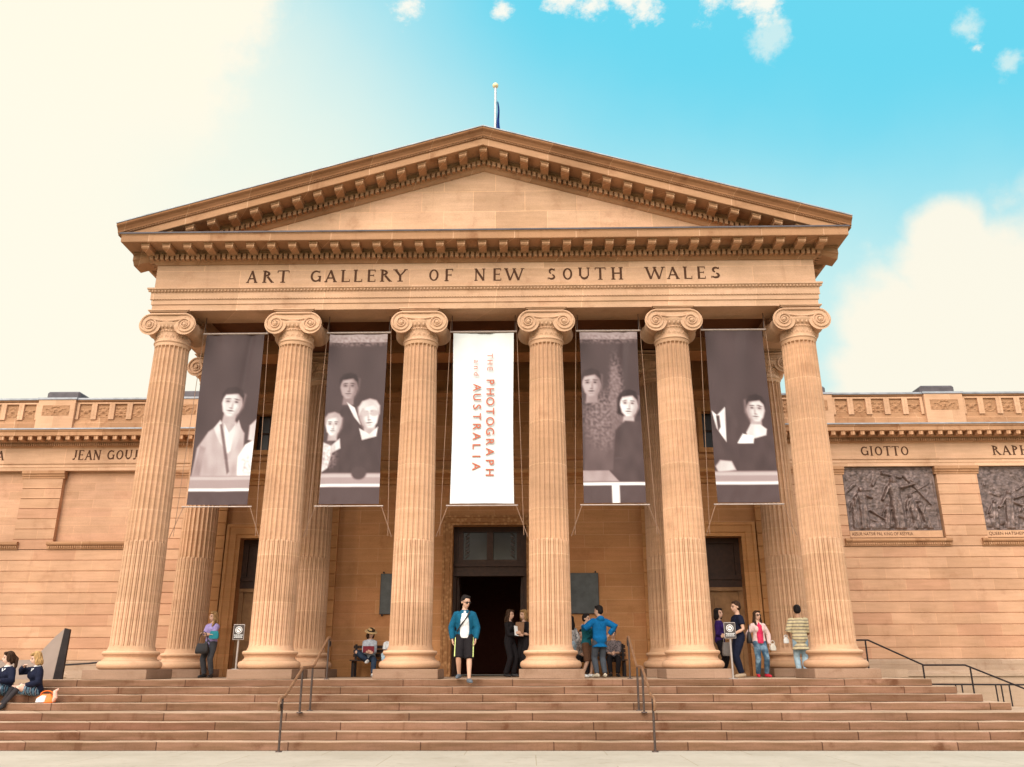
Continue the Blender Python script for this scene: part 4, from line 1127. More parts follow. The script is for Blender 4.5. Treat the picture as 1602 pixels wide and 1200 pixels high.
# ------------------------------------------------------------------ handrails
def hrail(s_):
    root = tag(empty('handrail', (s_*3.27, -4.25, GZ)), 'scrolled brass topped handrail on the steps, %s' % ('below the white shoed sitter in the straw hat' if s_ < 0 else 'in front of the blue jacketed man'), 'handrail', 'central stair handrails')
    def L(y, z): return (0, y+4.25, z-GZ)
    path = [L(-4.42, -.47), L(-4.47, -.40), L(-4.47, -.33), L(-4.42, -.275), L(-4.30, -.255), L(-4.12, -.25), L(-3.05, .21), L(-2.95, .245), L(-2.2, .26), L(-2.08, .29), L(-1.02, .84), L(-.92, .865), L(-.80, .865), L(-.72, .83), L(-.70, .76), L(-.74, .70), L(-.80, .69)]
    b = MB(); b.tube(path, .025, 10, ref=(1, 0, 0)); b.build('rail', M['brass'], root, smooth=True)
    for y, zt, zb in ((-4.25, -.26, GZ), (-3.0, .22, -5*.14415+.0), (-2.2, .255, -4*.14415), (-.9, .86, 0.0)):
        if y == -3.0: zb = -4*.14415
        b = MB(); b.tube([L(y, zb), L(y, zt-.02)], .021, 10)
        b.tube([L(y, zb), L(y, zb+.018)], [.06, .055], 12)
        b.build('post', M['grey_metal'], root, smooth=True)
    for y, z in ((-4.36, -.42), (-.80, .74)):
        b = MB(); b.lathe([(.02, -.03), (.062, -.02), (.062, .02), (.02, .03)], 14, L(y, z), 'y')
        # turn the disc to lie in the rail plane
        b.v = [(0+(p[1]-L(y, z)[1]), L(y, z)[1]+(p[0]-0), p[2]) for p in b.v]
        b.build('scroll_end', M['black_metal'], root, smooth=True)
hrail(-1); hrail(1)
root = tag(empty('side_handrail', (9.9, 3.0, 0)), 'thin black handrail zigzagging down the side steps right of the portico', 'handrail')
pts = [(9.2, .90), (9.93, .90), (11.27, .28), (12.33, .28), (13.75, -.30), (14.6, -.65)]
b = MB(); b.tube([(x-9.9, 0, z) for x, z in pts], .022, 8, ref=(0, 1, 0)); b.build('rail', M['black_metal'], root, smooth=True)
for x, zt, zb in ((9.86, .9, .0), (11.25, .28, -.58), (12.45, .23, -.6), (13.8, -.32, -1.14)):
    b = MB(); b.tube([(x-9.9, 0, zb), (x-9.9, 0, zt)], .022, 8); b.build('post', M['black_metal'], root, smooth=True)
root = tag(empty('side_handrail', (-9.9, 3.0, 0)), 'thin black handrail half hidden behind the leftmost column base', 'handrail')
pts = [(-9.3, .48), (-10.4, .36), (-11.9, .27), (-12.6, .27)]
b = MB(); b.tube([(x+9.9, 0, z) for x, z in pts], .022, 8, ref=(0, 1, 0)); b.build('rail', M['black_metal'], root, smooth=True)
for x, zt in ((-9.9, .42), (-11.2, .30)):
    b = MB(); b.tube([(x+9.9, 0, -.5), (x+9.9, 0, zt)], .022, 8); b.build('post', M['black_metal'], root, smooth=True)
# low guard rail on the right terrace
root = tag(empty('guard_rail', (13, 5.0, -.6)), 'low black guard rail with paired posts in front of the right wing base', 'railing')
b = MB(); b.tube([(-1.1, 0, .38), (2.2, 0, .36)], .022, 8); b.build('rail', M['black_metal'], root, smooth=True)
for x in (-.05, .12, 1.05, 1.2, 1.42):
    b = MB(); b.tube([(x, 0, -.5), (x, 0, .37)], .02, 8); b.build('post', M['black_metal'], root, smooth=True)
# stone terrace at the foot of the right wing and its left twin
for s_ in (-1, 1):
    tr = tag(empty('stone_terrace', (s_*13, 6.5, GZ)), 'pale weathered stone terrace wall at the foot of the %s wing' % ('left' if s_ < 0 else 'right'), 'terrace wall')
    b = MB(); x0, x1 = sorted((s_*(10.75)-s_*13, s_*30-s_*13)); b.box(x0, x1, .0, 2.0, 0, 1.13); b.build('wall', M['base_grey'], tr)
    b = MB(); b.box(x0-.03, x1+.03, -.06, 2.0, 1.132, 1.19); b.build('coping', M['base_grey'], tr)
    b = MB(); x0, x1 = sorted((s_*9.0-s_*13, s_*10.3-s_*13)); b.box(x0, x1, -4.8, -2.0, 1.155, 1.34); b.build('block', M['base_grey'], tr)

# wedge shaped metal fin on the left
root = tag(empty('metal_fin', (-9.4, -.35, 0)), 'dark upright metal fin with a grey sloping side behind the schoolgirls', 'sign slab')
b = MB(); b.prism_y([(-.10, .003), (.10, .003), (.115, 1.07), (-.012, 1.10)], -.06, 0); b.build('edge_plate', M['black_metal'], root)
m_, t_, b_ = newmat('grey_fin', .6, .3); b_.inputs['Base Color'].default_value = (.22, .165, .14, 1)
tcx = t_.new('ShaderNodeTexCoord').outputs['Object']; nn_ = t_.noise(tcx, 3, 5)
t_.nt.links.new(t_.mix(nn_, (.24, .18, .145), (.36, .27, .22)), b_.inputs['Base Color'])
b = MB(); b.prism_y([(-.105, .003), (-.016, 1.09), (-.20, .92), (-.62, .42), (-1.6, .40), (-1.6, .003)], -.05, -.01); b.build('sloping_panel', m_, root)

# ------------------------------------------------------------------ notice stands
def notice(x, y, z, rz, h, label):
    root = tag(empty('notice_stand', (x, y, z), rz), label, 'sign', 'no smoking notices on posts')
    b = MB(); b.tube([(0, 0, 0), (0, 0, h-.1)], .022, 10); b.tube([(0, 0, 0), (0, 0, .015)], .10, 16); b.build('post', M['alu'], root, smooth=True)
    b = MB(); b.box(-.125, .125, -.045, -.02, h-.17, h+.17); bd = b.build('board', M['alu'], root); bev(bd, .006)
    b = MB(); b.box(-.113, .113, -.049, -.0455, h-.157, h+.157); fc = b.build('face', plain('notice_face', (.055, .04, .035), .5), bd)
    b = MB(); n = 28; c = (0, -.052, h+.045)
    b.lathe([(.078, -.001), (.078, .003)], n, c, 'y'); b.build('disc', M['white'], bd)
    b = MB(); r0_, r1_ = .052, .066; vs = []
    for k in range(n):
        a = 2*math.pi*k/n
        vs += [(r0_*math.cos(a), -.0545, h+.045+r0_*math.sin(a)), (r1_*math.cos(a), -.0545, h+.045+r1_*math.sin(a))]
    b.add(vs, [(2*k, 2*k+1, (2*k+3) % (2*n), (2*k+2) % (2*n)) for k in range(n)])
    b.prism_y([(-.042, h+.045+.034), (-.034, h+.045+.042), (.042, h+.045-.034), (.034, h+.045-.042)], -.0552, -.0535)
    b.prism_y([(-.04, h+.037), (.028, h+.037), (.028, h+.049), (-.04, h+.049)], -.0543, -.0533)
    b.prism_y([(.02, h+.056), (.034, h+.064), (.028, h+.078), (.014, h+.068)], -.0543, -.0533)
    b.build('symbol', M['letter'], bd)
    b = MB()
    for q_, (w_, hh) in enumerate(((.10, .012), (.085, .010), (.095, .010))):
        zz = h-.07-q_*.026
        for j in range(5):
            x0 = -w_+2*w_*j/5
            b.prism_y([(x0+.003, zz), (x0+2*w_/5-.004, zz), (x0+2*w_/5-.004, zz+hh), (x0+.003, zz+hh)], -.0515, -.0495)
    b.build('small_print', M['white'], bd)
notice(-5.46, -.30, .207, R(3), .80, 'no smoking notice on a steel post against the second column from the left')
notice(5.50, -.80, .0, R(-3), 1.0, 'no smoking notice on a pale post beside the navy shirted man')

# ------------------------------------------------------------------ benches
def bench(x0, x1, y, label):
    L_ = x1-x0
    root = tag(empty('bench', ((x0+x1)/2, y, 0)), label, 'bench', 'dark benches against the porch wall')
    b = MB()
    for k in range(4): b.box(-L_/2, L_/2, -.25+k*.11, -.25+k*.11+.09, .41, .445)
    b.build('seat', M['wood_dark'], root)
    b = MB()
    for k in range(3): b.box(-L_/2, L_/2, .22, .25, .52+k*.11, .60+k*.11)
    b.build('backrest', M['wood_dark'], root)
    for x in (-L_/2+.08, L_/2-.08):
        b = MB(); b.box(x-.03, x+.03, -.22, -.16, .003, .408); b.box(x-.03, x+.03, .16, .218, .003, .85); b.box(x-.028, x+.028, -.22, .16, .36, .405); b.build('leg', M['black_metal'], root)
bench(-3.72, -1.95, 3.95, 'dark slatted bench under the left plaque, seating the straw hatted person')
bench(2.15, 3.75, 3.95, 'dark slatted bench under the right plaque, behind the blue jacketed man')
#@@PEOPLE
# ------------------------------------------------------------------ people
def cloth(name, col, pattern=None, col2=None, rough=.85):
    m, t, b = newmat(name, rough, .15)
    tc = t.new('ShaderNodeTexCoord').outputs['Object']
    n = t.noise(tc, 16, 5)
    f = t.new('ShaderNodeMapRange', ins={0: n, 1: .3, 2: .7, 3: .82, 4: 1.15}).outputs[0]
    base = (*col, 1)
    if pattern == 'stripe':
        z = t.new('ShaderNodeSeparateXYZ', ins={0: tc}).outputs[2]
        q = t.math('FRACT', t.math('MULTIPLY', t.math('ADD', z, t.math('MULTIPLY', t.noise(tc, 4), .03)), 13.0))
        base = t.mix(t.math('MULTIPLY', t.sstep(q, .3, .4), t.sstep(q, .75, .65)), col, col2)
    elif pattern == 'tartan':
        s_ = t.new('ShaderNodeSeparateXYZ', ins={0: tc})
        a = t.math('FRACT', t.math('MULTIPLY', t.math('ADD', s_.outputs[0], s_.outputs[1]), 11.0)); c = t.math('FRACT', t.math('MULTIPLY', t.math('SUBTRACT', s_.outputs[2], s_.outputs[1]), 11.0))
        base = t.mix(t.math('GREATER_THAN', a, .62), col, col2); base = t.mix(t.math('MULTIPLY', t.math('GREATER_THAN', c, .62), .6), base, col2)
        base = t.mix(t.math('MULTIPLY', t.math('LESS_THAN', t.math('ABSOLUTE', t.math('SUBTRACT', a, .3)), .06), .7), base, (.45, .45, .45))
    elif pattern == 'print':
        v = t.new('ShaderNodeTexVoronoi', ins={'Vector': tc, 'Scale': 22.0})
        base = t.mix(t.sstep(v.outputs[0], .2, .5), col, col2)
    elif pattern == 'denim':
        base = t.mix(t.sstep(t.noise(tc, 5, 3), .4, .68), col, col2)
    t.nt.links.new(t.mix(1.0, base, t.combine(f, f, f), 'MULTIPLY'), b.inputs['Base Color'])
    bp = t.new('ShaderNodeBump', ins={'Strength': .35, 'Distance': .02, 'Height': t.noise(tc, 11, 4)}); t.nt.links.new(bp.outputs[0], b.inputs['Normal'])
    return m
M['skin'] = attr_mat('skin', .55, .08, 30, 'tint')
def hairmat(name, c):
    m, t, b = newmat(name, .75, .15)
    tc = t.new('ShaderNodeTexCoord').outputs['Object']
    ms = t.new('ShaderNodeMapping', ins={'Vector': tc, 'Scale': (60, 60, 8)}).outputs[0]
    n = t.sstep(t.noise(ms, 1.0, 3), .35, .65)
    t.nt.links.new(t.mix(n, sc(c, .6), sc(c, 1.4)), b.inputs['Base Color'])
    return m
HAIR = {'black': hairmat('black_hair', (.014, .010, .009)), 'brown': hairmat('brown_hair', (.045, .022, .012)), 'blonde': hairmat('blonde_hair', (.42, .25, .10)), 'fair': hairmat('fair_hair', (.30, .17, .07))}
SKIN = {'light': (.60, .36, .25), 'tan': (.46, .26, .16), 'pale': (.68, .43, .32)}

def remeshed(mb, name, vox, smooth_it=3, wob=0.0, wsc=9.0):
    me = mb.mesh(name, recalc=True)
    o = bpy.data.objects.new(name, me); COL.objects.link(o)
    r_ = o.modifiers.new('r', 'REMESH'); r_.mode = 'VOXEL'; r_.voxel_size = vox
    s_ = o.modifiers.new('s', 'SMOOTH'); s_.factor = .5; s_.iterations = smooth_it
    bpy.context.view_layer.update()
    out = bpy.data.meshes.new_from_object(o.evaluated_get(bpy.context.evaluated_depsgraph_get()))
    bpy.data.objects.remove(o); bpy.data.meshes.remove(me)
    if wob:
        nn = [v.normal.copy() for v in out.vertices]
        for v, q in zip(out.vertices, nn):
            p = v.co*wsc; v.co += q*wob*(noise.noise(Vector((p.x, p.y, p.z*.6))) + .5*noise.noise(p*2.3))
    out.polygons.foreach_set('use_smooth', [True]*len(out.polygons))
    out.name = name
    return out

def ik(a, t, l1, l2, pole):
    d = t-a; L = min(d.length, (l1+l2)*.999); d.normalize()
    t = a+d*L
    x = (l1*l1-l2*l2+L*L)/(2*L); h = math.sqrt(max(0, l1*l1-x*x))
    p = Vector(pole); p = (p-d*p.dot(d))
    p = p.normalized() if p.length > 1e-5 else Vector((0, -1, 0))
    return a+d*x+p*h, t

def person(label, x, y, z, rz, H, P, wear, skin='light', hair='brown', style='short', female=False, group=None):
    """a figure facing local -Y; P holds the pose, wear the garments"""
    k = H/1.75
    root = tag(empty('person', (x, y, z), rz), label, 'person', group)
    pel = Vector(P.get('pelvis', (0, 0, .93)))
    lf, ls, tw = P.get('lean', (0, 0, 0))
    TM = Matrix.Translation(pel) @ Matrix.Rotation(R(tw), 4, 'Z') @ Matrix.Rotation(R(lf), 4, 'X') @ Matrix.Rotation(R(ls), 4, 'Y')
    hy, hp, hr = P.get('head', (0, 0, 0))
    HM = TM @ Matrix.Translation((0, .0, .575)) @ Matrix.Rotation(R(hy), 4, 'Z') @ Matrix.Rotation(R(hp), 4, 'X') @ Matrix.Rotation(R(hr), 4, 'Y') @ Matrix.Scale(1.09, 4) @ Matrix.Translation((0, 0, -.585))
    KM = Matrix.Scale(k, 4)
    sw = .155 if female else .178
    hipw = .172 if female else .162
    sh = {s: TM @ Vector((s*(sw-.006), .0, .432)) for s in (-1, 1)}
    hip = {s: Matrix.Translation(pel) @ Matrix.Rotation(R(tw*.5), 4, 'Z') @ Vector((s*.088, 0, -.03)) for s in (-1, 1)}
    foot = {1: Vector(P.get('fl', (.10, 0, 0))), -1: Vector(P.get('fr', (-.10, 0, 0)))}
    hand = {1: P.get('hl'), -1: P.get('hr')}
    J = {}
    for s in (-1, 1):
        an = foot[s]+Vector((0, .0, .085))
        kn, an = ik(hip[s], an, .435, .42, P.get('kp', {}).get(s, (s*.12, -1, .1)))
        ht = Vector(hand[s]) if hand[s] is not None else TM @ Vector((s*(sw+.07), -.05, -.06))
        el, wr = ik(sh[s], ht, .285, .255, P.get('ep', {}).get(s, (s*.5, 1, -.35)))
        J[s] = dict(kn=kn, an=an, el=el, wr=wr)
    TR = [(0, .01, -.11, .09, .085), (0, .01, -.05, hipw-.012, .105), (0, .01, .02, hipw, .112), (0, .0, .11, .138, .096), (0, -.005, .20, .128 if female else .145, .092), (0, -.01, .31, .152 if female else .163, .112), (0, -.005, .40, sw-.005, .104), (0, .005, .452, sw-.045, .078), (0, .01, .485, .095, .066), (0, .01, .512, .068, .06), (0, .01, .55, .055, .056)]
    toe = {s: Vector(P.get('toe', {}).get(s, (s*.25, -1, 0))).normalized() for s in (-1, 1)}
    def limbs(b, s, arm=True, leg=True):
        j = J[s]
        if leg:
            b.tube([hip[s]+Vector((0, 0, .05)), hip[s], hip[s].lerp(j['kn'], .35), hip[s].lerp(j['kn'], .75), j['kn'], j['kn'].lerp(j['an'], .28), j['kn'].lerp(j['an'], .6), j['an'], j['an']-Vector((0, 0, .04))],
                   [.075, .088, .08, .064, .055, .056, .045, .034, .036], 12)
        if arm:
            b.tube([sh[s].lerp(TM @ Vector((0, 0, .46)), .25), sh[s], sh[s].lerp(j['el'], .35), j['el'], j['el'].lerp(j['wr'], .3), j['wr']], [.044, .050, .045, .038, .039, .025], 12)
    # -------- body: one continuous skin
    b = MB(); b.rings(TR, TM)
    if female:
        for s in (-1, 1): b.ell((s*.072, -.088, .325), (.065, .055, .065), 12, 8, TM)
    for s in (-1, 1):
        limbs(b, s)
        j = J[s]
        # hand: palm, four bent fingers, thumb
        d = (j['wr']-j['el']).normalized()
        if 'hd' in P and s in P['hd']: d = Vector(P['hd'][s]).normalized()
        n_ = Vector((s, 0, 0)); n_ = (n_-d*n_.dot(d)); n_ = n_.normalized() if n_.length > .2 else (Vector((0, 0, 1))-d*d.z).normalized()
        w_ = d.cross(n_)
        b.tube([j['wr']-d*.01, j['wr']+d*.03, j['wr']+d*.085], [.026, .04, .038], 10, .45, ref=w_)
        cl = P.get('curl', .35)
        for q in range(4):
            o_ = w_*(-.030+.020*q); ln = (.062, .074, .078, .066)[q if s > 0 else 3-q]
            p0 = j['wr']+d*.08+o_; d2 = (d-n_*cl).normalized(); d3 = (d-n_*cl*2.4).normalized()
            p1 = p0+d2*ln*.5; p2 = p1+d3*ln*.5
            b.tube([p0-d*.02, p0, p1, p2], [.010, .0095, .009, .0075], 7)
        fw = Vector((0, -1, 0)) if abs(d.y) < .8 else Vector((0, 0, 1))
        ts = w_ if w_.dot(fw) > 0 else -w_
        p0 = j['wr']+d*.025+ts*.032
        b.tube([p0-ts*.02, p0, p0+(ts*.6+d*.9).normalized()*.04-n_*.01, p0+(ts*.3+d).normalized()*.068-n_*.02], [.013, .0125, .011, .009], 7)
        a_ = j['an']; t_ = toe[s]
        b.tube([a_-t_*.055-Vector((0, 0, .05)), a_-Vector((0, 0, .04)), a_+t_*.10-Vector((0, 0, .06)), a_+t_*.17-Vector((0, 0, .068))], [.03, .04, .036, .022], 10)
    b.tube([TM @ Vector((0, .012, .47)), TM @ Vector((0, .012, .53)), HM @ Vector((0, .004, .62))], [.062, .054, .052], 12)
    b.ell((0, .008, .72), (.076, .096, .092), 18, 12, HM); b.ell((0, -.028, .665), (.060, .066, .085), 16, 10, HM); b.ell((0, -.045, .605), (.036, .036, .028), 12, 8, HM)
    b.ell((0, -.098, .675), (.015, .022, .026), 10, 8, HM); b.ell((0, -.09, .63), (.026, .015, .014), 10, 6, HM)
    for s in (-1, 1):
        b.ell((s*.077, .012, .682), (.012, .022, .032), 10, 6, HM); b.ell((s*.03, -.083, .715), (.026, .014, .010), 10, 6, HM)
    b.v = [KM @ Vector(p) for p in b.v]
    me = remeshed(b, 'person_body', .0095*k, 2)
    inv = (KM @ HM).inverted(); sk = SKIN[skin]
    at = me.color_attributes.new('tint', 'FLOAT_COLOR', 'POINT'); buf = []
    for v in me.vertices:
        p = inv @ v.co; c = sk
        if .52 < p.z < .84 and abs(p.x) < .12 and abs(p.y) < .16 and p.y < -.02:
            for s in (-1, 1):
                if ((p.x-s*.031)/.017)**2+((p.z-.694)/.008)**2 < 1: c = (.06, .035, .03)
                if ((p.x-s*.032)/.025)**2+((p.z-.722)/.006)**2 < 1: c = sc(sk, .35)
            if (p.x/.024)**2+((p.z-.630)/.0075)**2 < 1: c = (sk[0]*.75, sk[1]*.45, sk[2]*.45)
        buf += [c[0], c[1], c[2], 1]
    at.data.foreach_set('color', buf)
    me.materials.append(M['skin'])
    link('body', me, root)
    def part(mb, name, mat, vox=.014, wob=.006, sm=3, ws=9):
        mb.v = [KM @ Vector(p) for p in mb.v]
        me_ = remeshed(mb, name, vox*k, sm, wob*k, ws/k); me_.materials.append(mat); return link(name, me_, root)
    # -------- garments
    for g_ in wear:
        t_, mat = g_[0], g_[1]; o = g_[2] if len(g_) > 2 else {}
        inf = o.get('inf', .016)
        b = MB()
        if t_ in ('shirt', 'jacket', 'jumper', 'coat', 'top', 'cardigan'):
            hem = o.get('hem', -.06); fl = o.get('flare', 0)
            rg = [r_ for r_ in TR if hem < r_[2] < .49]
            rg = [(0, .008, hem, max(hipw, .15)+fl, .112+fl*.7)] + rg
            rg = [(c0, c1, zz, rx+inf+(.012 if .05 < zz < .25 else 0), ry+inf) for c0, c1, zz, rx, ry in rg] + [(0, .012, .505, .078+inf*.4, .07+inf*.5), (0, .014, .525 if t_ in ('jacket', 'coat') else .507, .062+inf*.4, .060+inf*.4)]
            b.rings(rg, TM)
            if female:
                for s in (-1, 1): b.ell((s*.072, -.088, .325), (.065+inf, .055+inf, .065+inf), 12, 8, TM)
            for s in (-1, 1):
                j = J[s]; sl = o.get('sleeve', 'long'); a0 = sh[s].lerp(TM @ Vector((0, 0, .46)), .3); e_ = inf+.004
                if sl == 'long':
                    w2 = j['el'].lerp(j['wr'], .97)
                    b.tube([a0, sh[s], sh[s].lerp(j['el'], .4), j['el'], j['el'].lerp(j['wr'], .4), w2], [.040+e_, .046+e_, .046+e_, .044+e_, .040+e_, .022+e_], 14)
                elif sl == 'elbow':
                    b.tube([a0, sh[s], sh[s].lerp(j['el'], .5), j['el'].lerp(j['wr'], .1)], [.055+e_, .058+e_, .052+e_, .05+e_], 14)
                elif sl == 'short':
                    b.tube([a0, sh[s], sh[s].lerp(j['el'], .62)], [.055+e_, .058+e_, .056+e_], 14)
            if o.get('hood'): b.ell((0, .10, .50), (.11, .06, .075), 14, 8, TM)
            part(b, t_, mat, .013, .006 if t_ in ('jacket', 'coat') else .004)
        elif t_ in ('trousers', 'shorts', 'jeans', 'leggings'):
            e_ = inf if t_ != 'leggings' else .006
            b.rings([(c0, c1, zz, rx+e_, ry+e_) for c0, c1, zz, rx, ry in TR if zz < .12], Matrix.Translation(pel) @ Matrix.Rotation(R(tw*.7), 4, 'Z') @ Matrix.Rotation(R(lf*.4), 4, 'X'))
            for s in (-1, 1):
                j = J[s]; f_ = o.get('flare', 0)
                if t_ == 'shorts':
                    b.tube([hip[s]+Vector((0, 0, .05)), hip[s], hip[s].lerp(j['kn'], .5), j['kn'].lerp(j['an'], o.get('len', -.0) if o.get('len', 0) > 0 else 0) if o.get('len', 0) >= 0 else hip[s].lerp(j['kn'], 1+o['len'])], [.08+e_, .092+e_, .085+e_, .076+e_], 14)
                else:
                    b.tube([hip[s]+Vector((0, 0, .05)), hip[s], hip[s].lerp(j['kn'], .4), j['kn'], j['kn'].lerp(j['an'], .35), j['kn'].lerp(j['an'], .96)], [.08+e_, .092+e_, .083+e_, .062+e_, .062+e_, .045+e_+f_], 14)
            part(b, t_, mat, .013, .005)
        elif t_ == 'skirt':
            kn = [J[-1]['kn'], J[1]['kn']]; ln = o.get('len', .95)
            mid_h = (hip[-1]+hip[1])/2; mid_k = (kn[0]+kn[1])/2
            for s in (-1, 1): b.tube([hip[s]+Vector((0, 0, .04)), hip[s], hip[s].lerp(J[s]['kn'], .5), hip[s].lerp(J[s]['kn'], ln)], [.09, .108, .112, .112], 14)
            b.tube([mid_h+Vector((0, 0, .02)), mid_h.lerp(mid_k, .5), mid_h.lerp(mid_k, ln)], [.11, .105, .10], 14)
            b.rings([(c0, c1, zz, rx+.012, ry+.012) for c0, c1, zz, rx, ry in TR if zz < .14], Matrix.Translation(pel))
            part(b, 'skirt', mat, .014, .008, 3, 14)
        elif t_ == 'shoes':
            for s in (-1, 1):
                a_ = J[s]['an']; f_ = toe[s]; b = MB(); dn = foot[s].z
                b.tube([a_-f_*.075+Vector((0, 0, -.045)), a_-f_*.045+Vector((0, 0, -.03)), a_+Vector((0, 0, -.028)), a_+f_*.07+Vector((0, 0, -.042)), a_+f_*.15+Vector((0, 0, -.052)), a_+f_*.205+Vector((0, 0, -.057))], [.030, .046, .052, .048, .044, .022], 12, ref=Vector((0, 0, 1)).cross(f_))
                b.v = [Vector((p[0], p[1], max(p[2], dn+.004))) if P.get('flat', True) else Vector(p) for p in b.v]
                part(b, 'shoe', mat, .009, .0, 1)
        elif t_ == 'socks':
            for s in (-1, 1):
                j = J[s]; b = MB(); b.tube([j['kn'].lerp(j['an'], o.get('top', .15)), j['kn'].lerp(j['an'], .45), j['an'], j['an']-Vector((0, 0, .03))], [.062, .053, .042, .045], 12); part(b, 'sock', mat, .010, 0, 1)
        elif t_ == 'inner':                     # shirt front seen in an open jacket
            yo = o.get('yo', -.046); ww = o.get('w', .105)
            b.rings([(0, yo+c1, zz, min(ww, rx)*(1-.35*max(0, (zz-.3)/.2)), ry+.012) for c0, c1, zz, rx, ry in TR if -.1 < zz < .46], TM)
            if female: b.ell((0, -.11, .325), (.10, .055, .07), 12, 8, TM)
            b.rings([(0, -.045, .40, .055, .07), (0, -.02, .505, .05, .055)], TM)
            part(b, 'shirt', mat, .012, .002)
        elif t_ == 'hat':
            b.v = []; prof = [(.001, .815), (.07, .812), (.092, .79), (.098, .745), (.10, .742), (.165, .728), (.17, .722), (.165, .718), (.09, .728), (.001, .73)]
            b.lathe(prof, 24, (0, .01, 0), cap=False); b.v = [HM @ Vector(p) for p in b.v]
            b.v = [KM @ Vector(p) for p in b.v]; me_ = b.mesh('hat', smooth=True); me_.materials.append(mat); link('hat', me_, root)
            b = MB(); b.lathe([(.1005, .745), (.0995, .775), (.09, .775), (.09, .745)], 24, (0, .01, 0), cap=False); b.v = [KM @ HM @ Vector(p) for p in b.v]; me_ = b.mesh('hat_band', smooth=True); me_.materials.append(M['leather']); link('hat_band', me_, root)
        elif t_ == 'glasses':
            for s in (-1, 1): b.ell((s*.034, -.098, .694), (.029, .012, .020), 12, 8, HM)
            b.tube([HM @ Vector((-.07, -.085, .70)), HM @ Vector((0, -.108, .702)), HM @ Vector((.07, -.085, .70))], .006, 6)
            for s in (-1, 1): b.tube([HM @ Vector((s*.07, -.085, .70)), HM @ Vector((s*.082, .02, .70))], .005, 6)
            b.v = [KM @ Vector(p) for p in b.v]; me_ = b.mesh('sunglasses', smooth=True); me_.materials.append(M['black_metal']); link('sunglasses', me_, root)
        elif t_ == 'strap':
            pts = [TM @ Vector(q) for q in o['pts']]; b.tube(pts, o.get('r', .016), 8, .5); b.v = [KM @ Vector(p) for p in b.v]
            me_ = b.mesh('strap', smooth=True); me_.materials.append(mat); link('strap', me_, root)
        elif t_ == 'collar':
            b.rings([(0, .0, .475, .10, .085), (0, .01, .525, .066, .066)], TM); b.tube([TM @ Vector((-.05, -.085, .47)), TM @ Vector((0, -.12, .41)), TM @ Vector((.05, -.085, .47))], [.02, .022, .02], 8, .6); part(b, 'collar', mat, .011, 0, 1)
        elif t_ == 'side_stripe':
            for s in (-1, 1):
                b = MB(); j = J[s]; off = Vector((s*.078, -.055, 0)); b.tube([hip[s]+off+Vector((s*.02, 0, 0)), hip[s].lerp(j['kn'], .5)+off+Vector((s*.012, -.012, 0)), hip[s].lerp(j['kn'], .98)+off], [.012, .014, .014], 8, .7); part(b, 'side_stripe', mat, .009, 0, 1)
        elif t_ == 'crest':
            b.ell((.085, -.135, .36), (.024, .012, .03), 10, 6, TM); b.v = [KM @ Vector(p) for p in b.v]; me_ = b.mesh('crest', smooth=True); me_.materials.append(mat); link('crest', me_, root)
    # -------- hair
    if style != 'none':
        b = MB()
        b.ell((0, .022, .738), (.086, .098, .088), 18, 12, HM); b.ell((0, .045, .69), (.080, .072, .085), 16, 10, HM); b.ell((.015, -.040, .792), (.058, .045, .026), 12, 8, HM)
        for s in (-1, 1): b.ell((s*.074, .03, .70), (.012, .04, .05), 10, 8, HM)
        if style in ('long', 'bob', 'pony', 'bun', 'wavy'):
            for s in (-1, 1): b.ell((s*.072, .0, .69), (.020, .05, .085), 10, 8, HM)
            b.ell((0, .06, .65), (.082, .055, .10), 14, 10, HM); b.ell((.02, -.06, .785), (.062, .035, .03), 12, 8, HM)
        if style in ('long', 'wavy'):
            b.ell((0, .075, .55), (.10, .05, .15), 14, 10, HM)
            for s in (-1, 1): b.tube([HM @ Vector((s*.08, .0, .70)), HM @ Vector((s*.095, .0, .60)), HM @ Vector((s*.09, -.03, .50)), HM @ Vector((s*.08, -.06, .40))], [.026, .034, .034, .014], 10)
        if style == 'bob':
            for s in (-1, 1): b.ell((s*.078, .0, .62), (.030, .06, .085), 12, 8, HM)
            b.ell((0, .06, .60), (.10, .055, .09), 14, 8, HM)
        if style == 'pony': b.tube([HM @ Vector((0, .10, .72)), HM @ Vector((0, .15, .66)), HM @ Vector((.02, .14, .52)), HM @ Vector((.02, .12, .42))], [.035, .042, .036, .012], 10)
        if style == 'bun': b.ell((0, .12, .76), (.045, .045, .045), 12, 8, HM)
        part(b, 'hair', HAIR[hair], .011, .005, 2, 26)
    return root

ST = dict(fl=(.11, -.02, 0), fr=(-.11, .03, 0))
W_ = lambda **kw: kw
shoe_black = plain('black_shoes', (.02, .018, .018), .5); shoe_white = plain('white_shoes', (.72, .70, .66), .6); shoe_grey = plain('grey_trainers', (.10, .12, .14), .7); shoe_red = plain('red_shoes', (.50, .02, .04), .6); shoe_brown = plain('brown_shoes', (.14, .045, .025), .6)
jeans_pale = cloth('pale_jeans', (.30, .42, .50), 'denim', (.42, .54, .60)); jeans_blue = cloth('blue_jeans', (.035, .075, .12), 'denim', (.22, .33, .42)); jeans_dark = cloth('dark_jeans', (.022, .032, .055), 'denim', (.035, .055, .09))
black_cl = cloth('black_cloth', (.014, .011, .012)); navy = cloth('navy_cloth', (.010, .012, .028)); white_cl = cloth('white_cloth', (.74, .73, .72)); grey_tr = cloth('grey_trousers', (.075, .085, .10))
tartan = cloth('tartan_skirt', (.012, .02, .05), 'tartan', (.11, .20, .26))

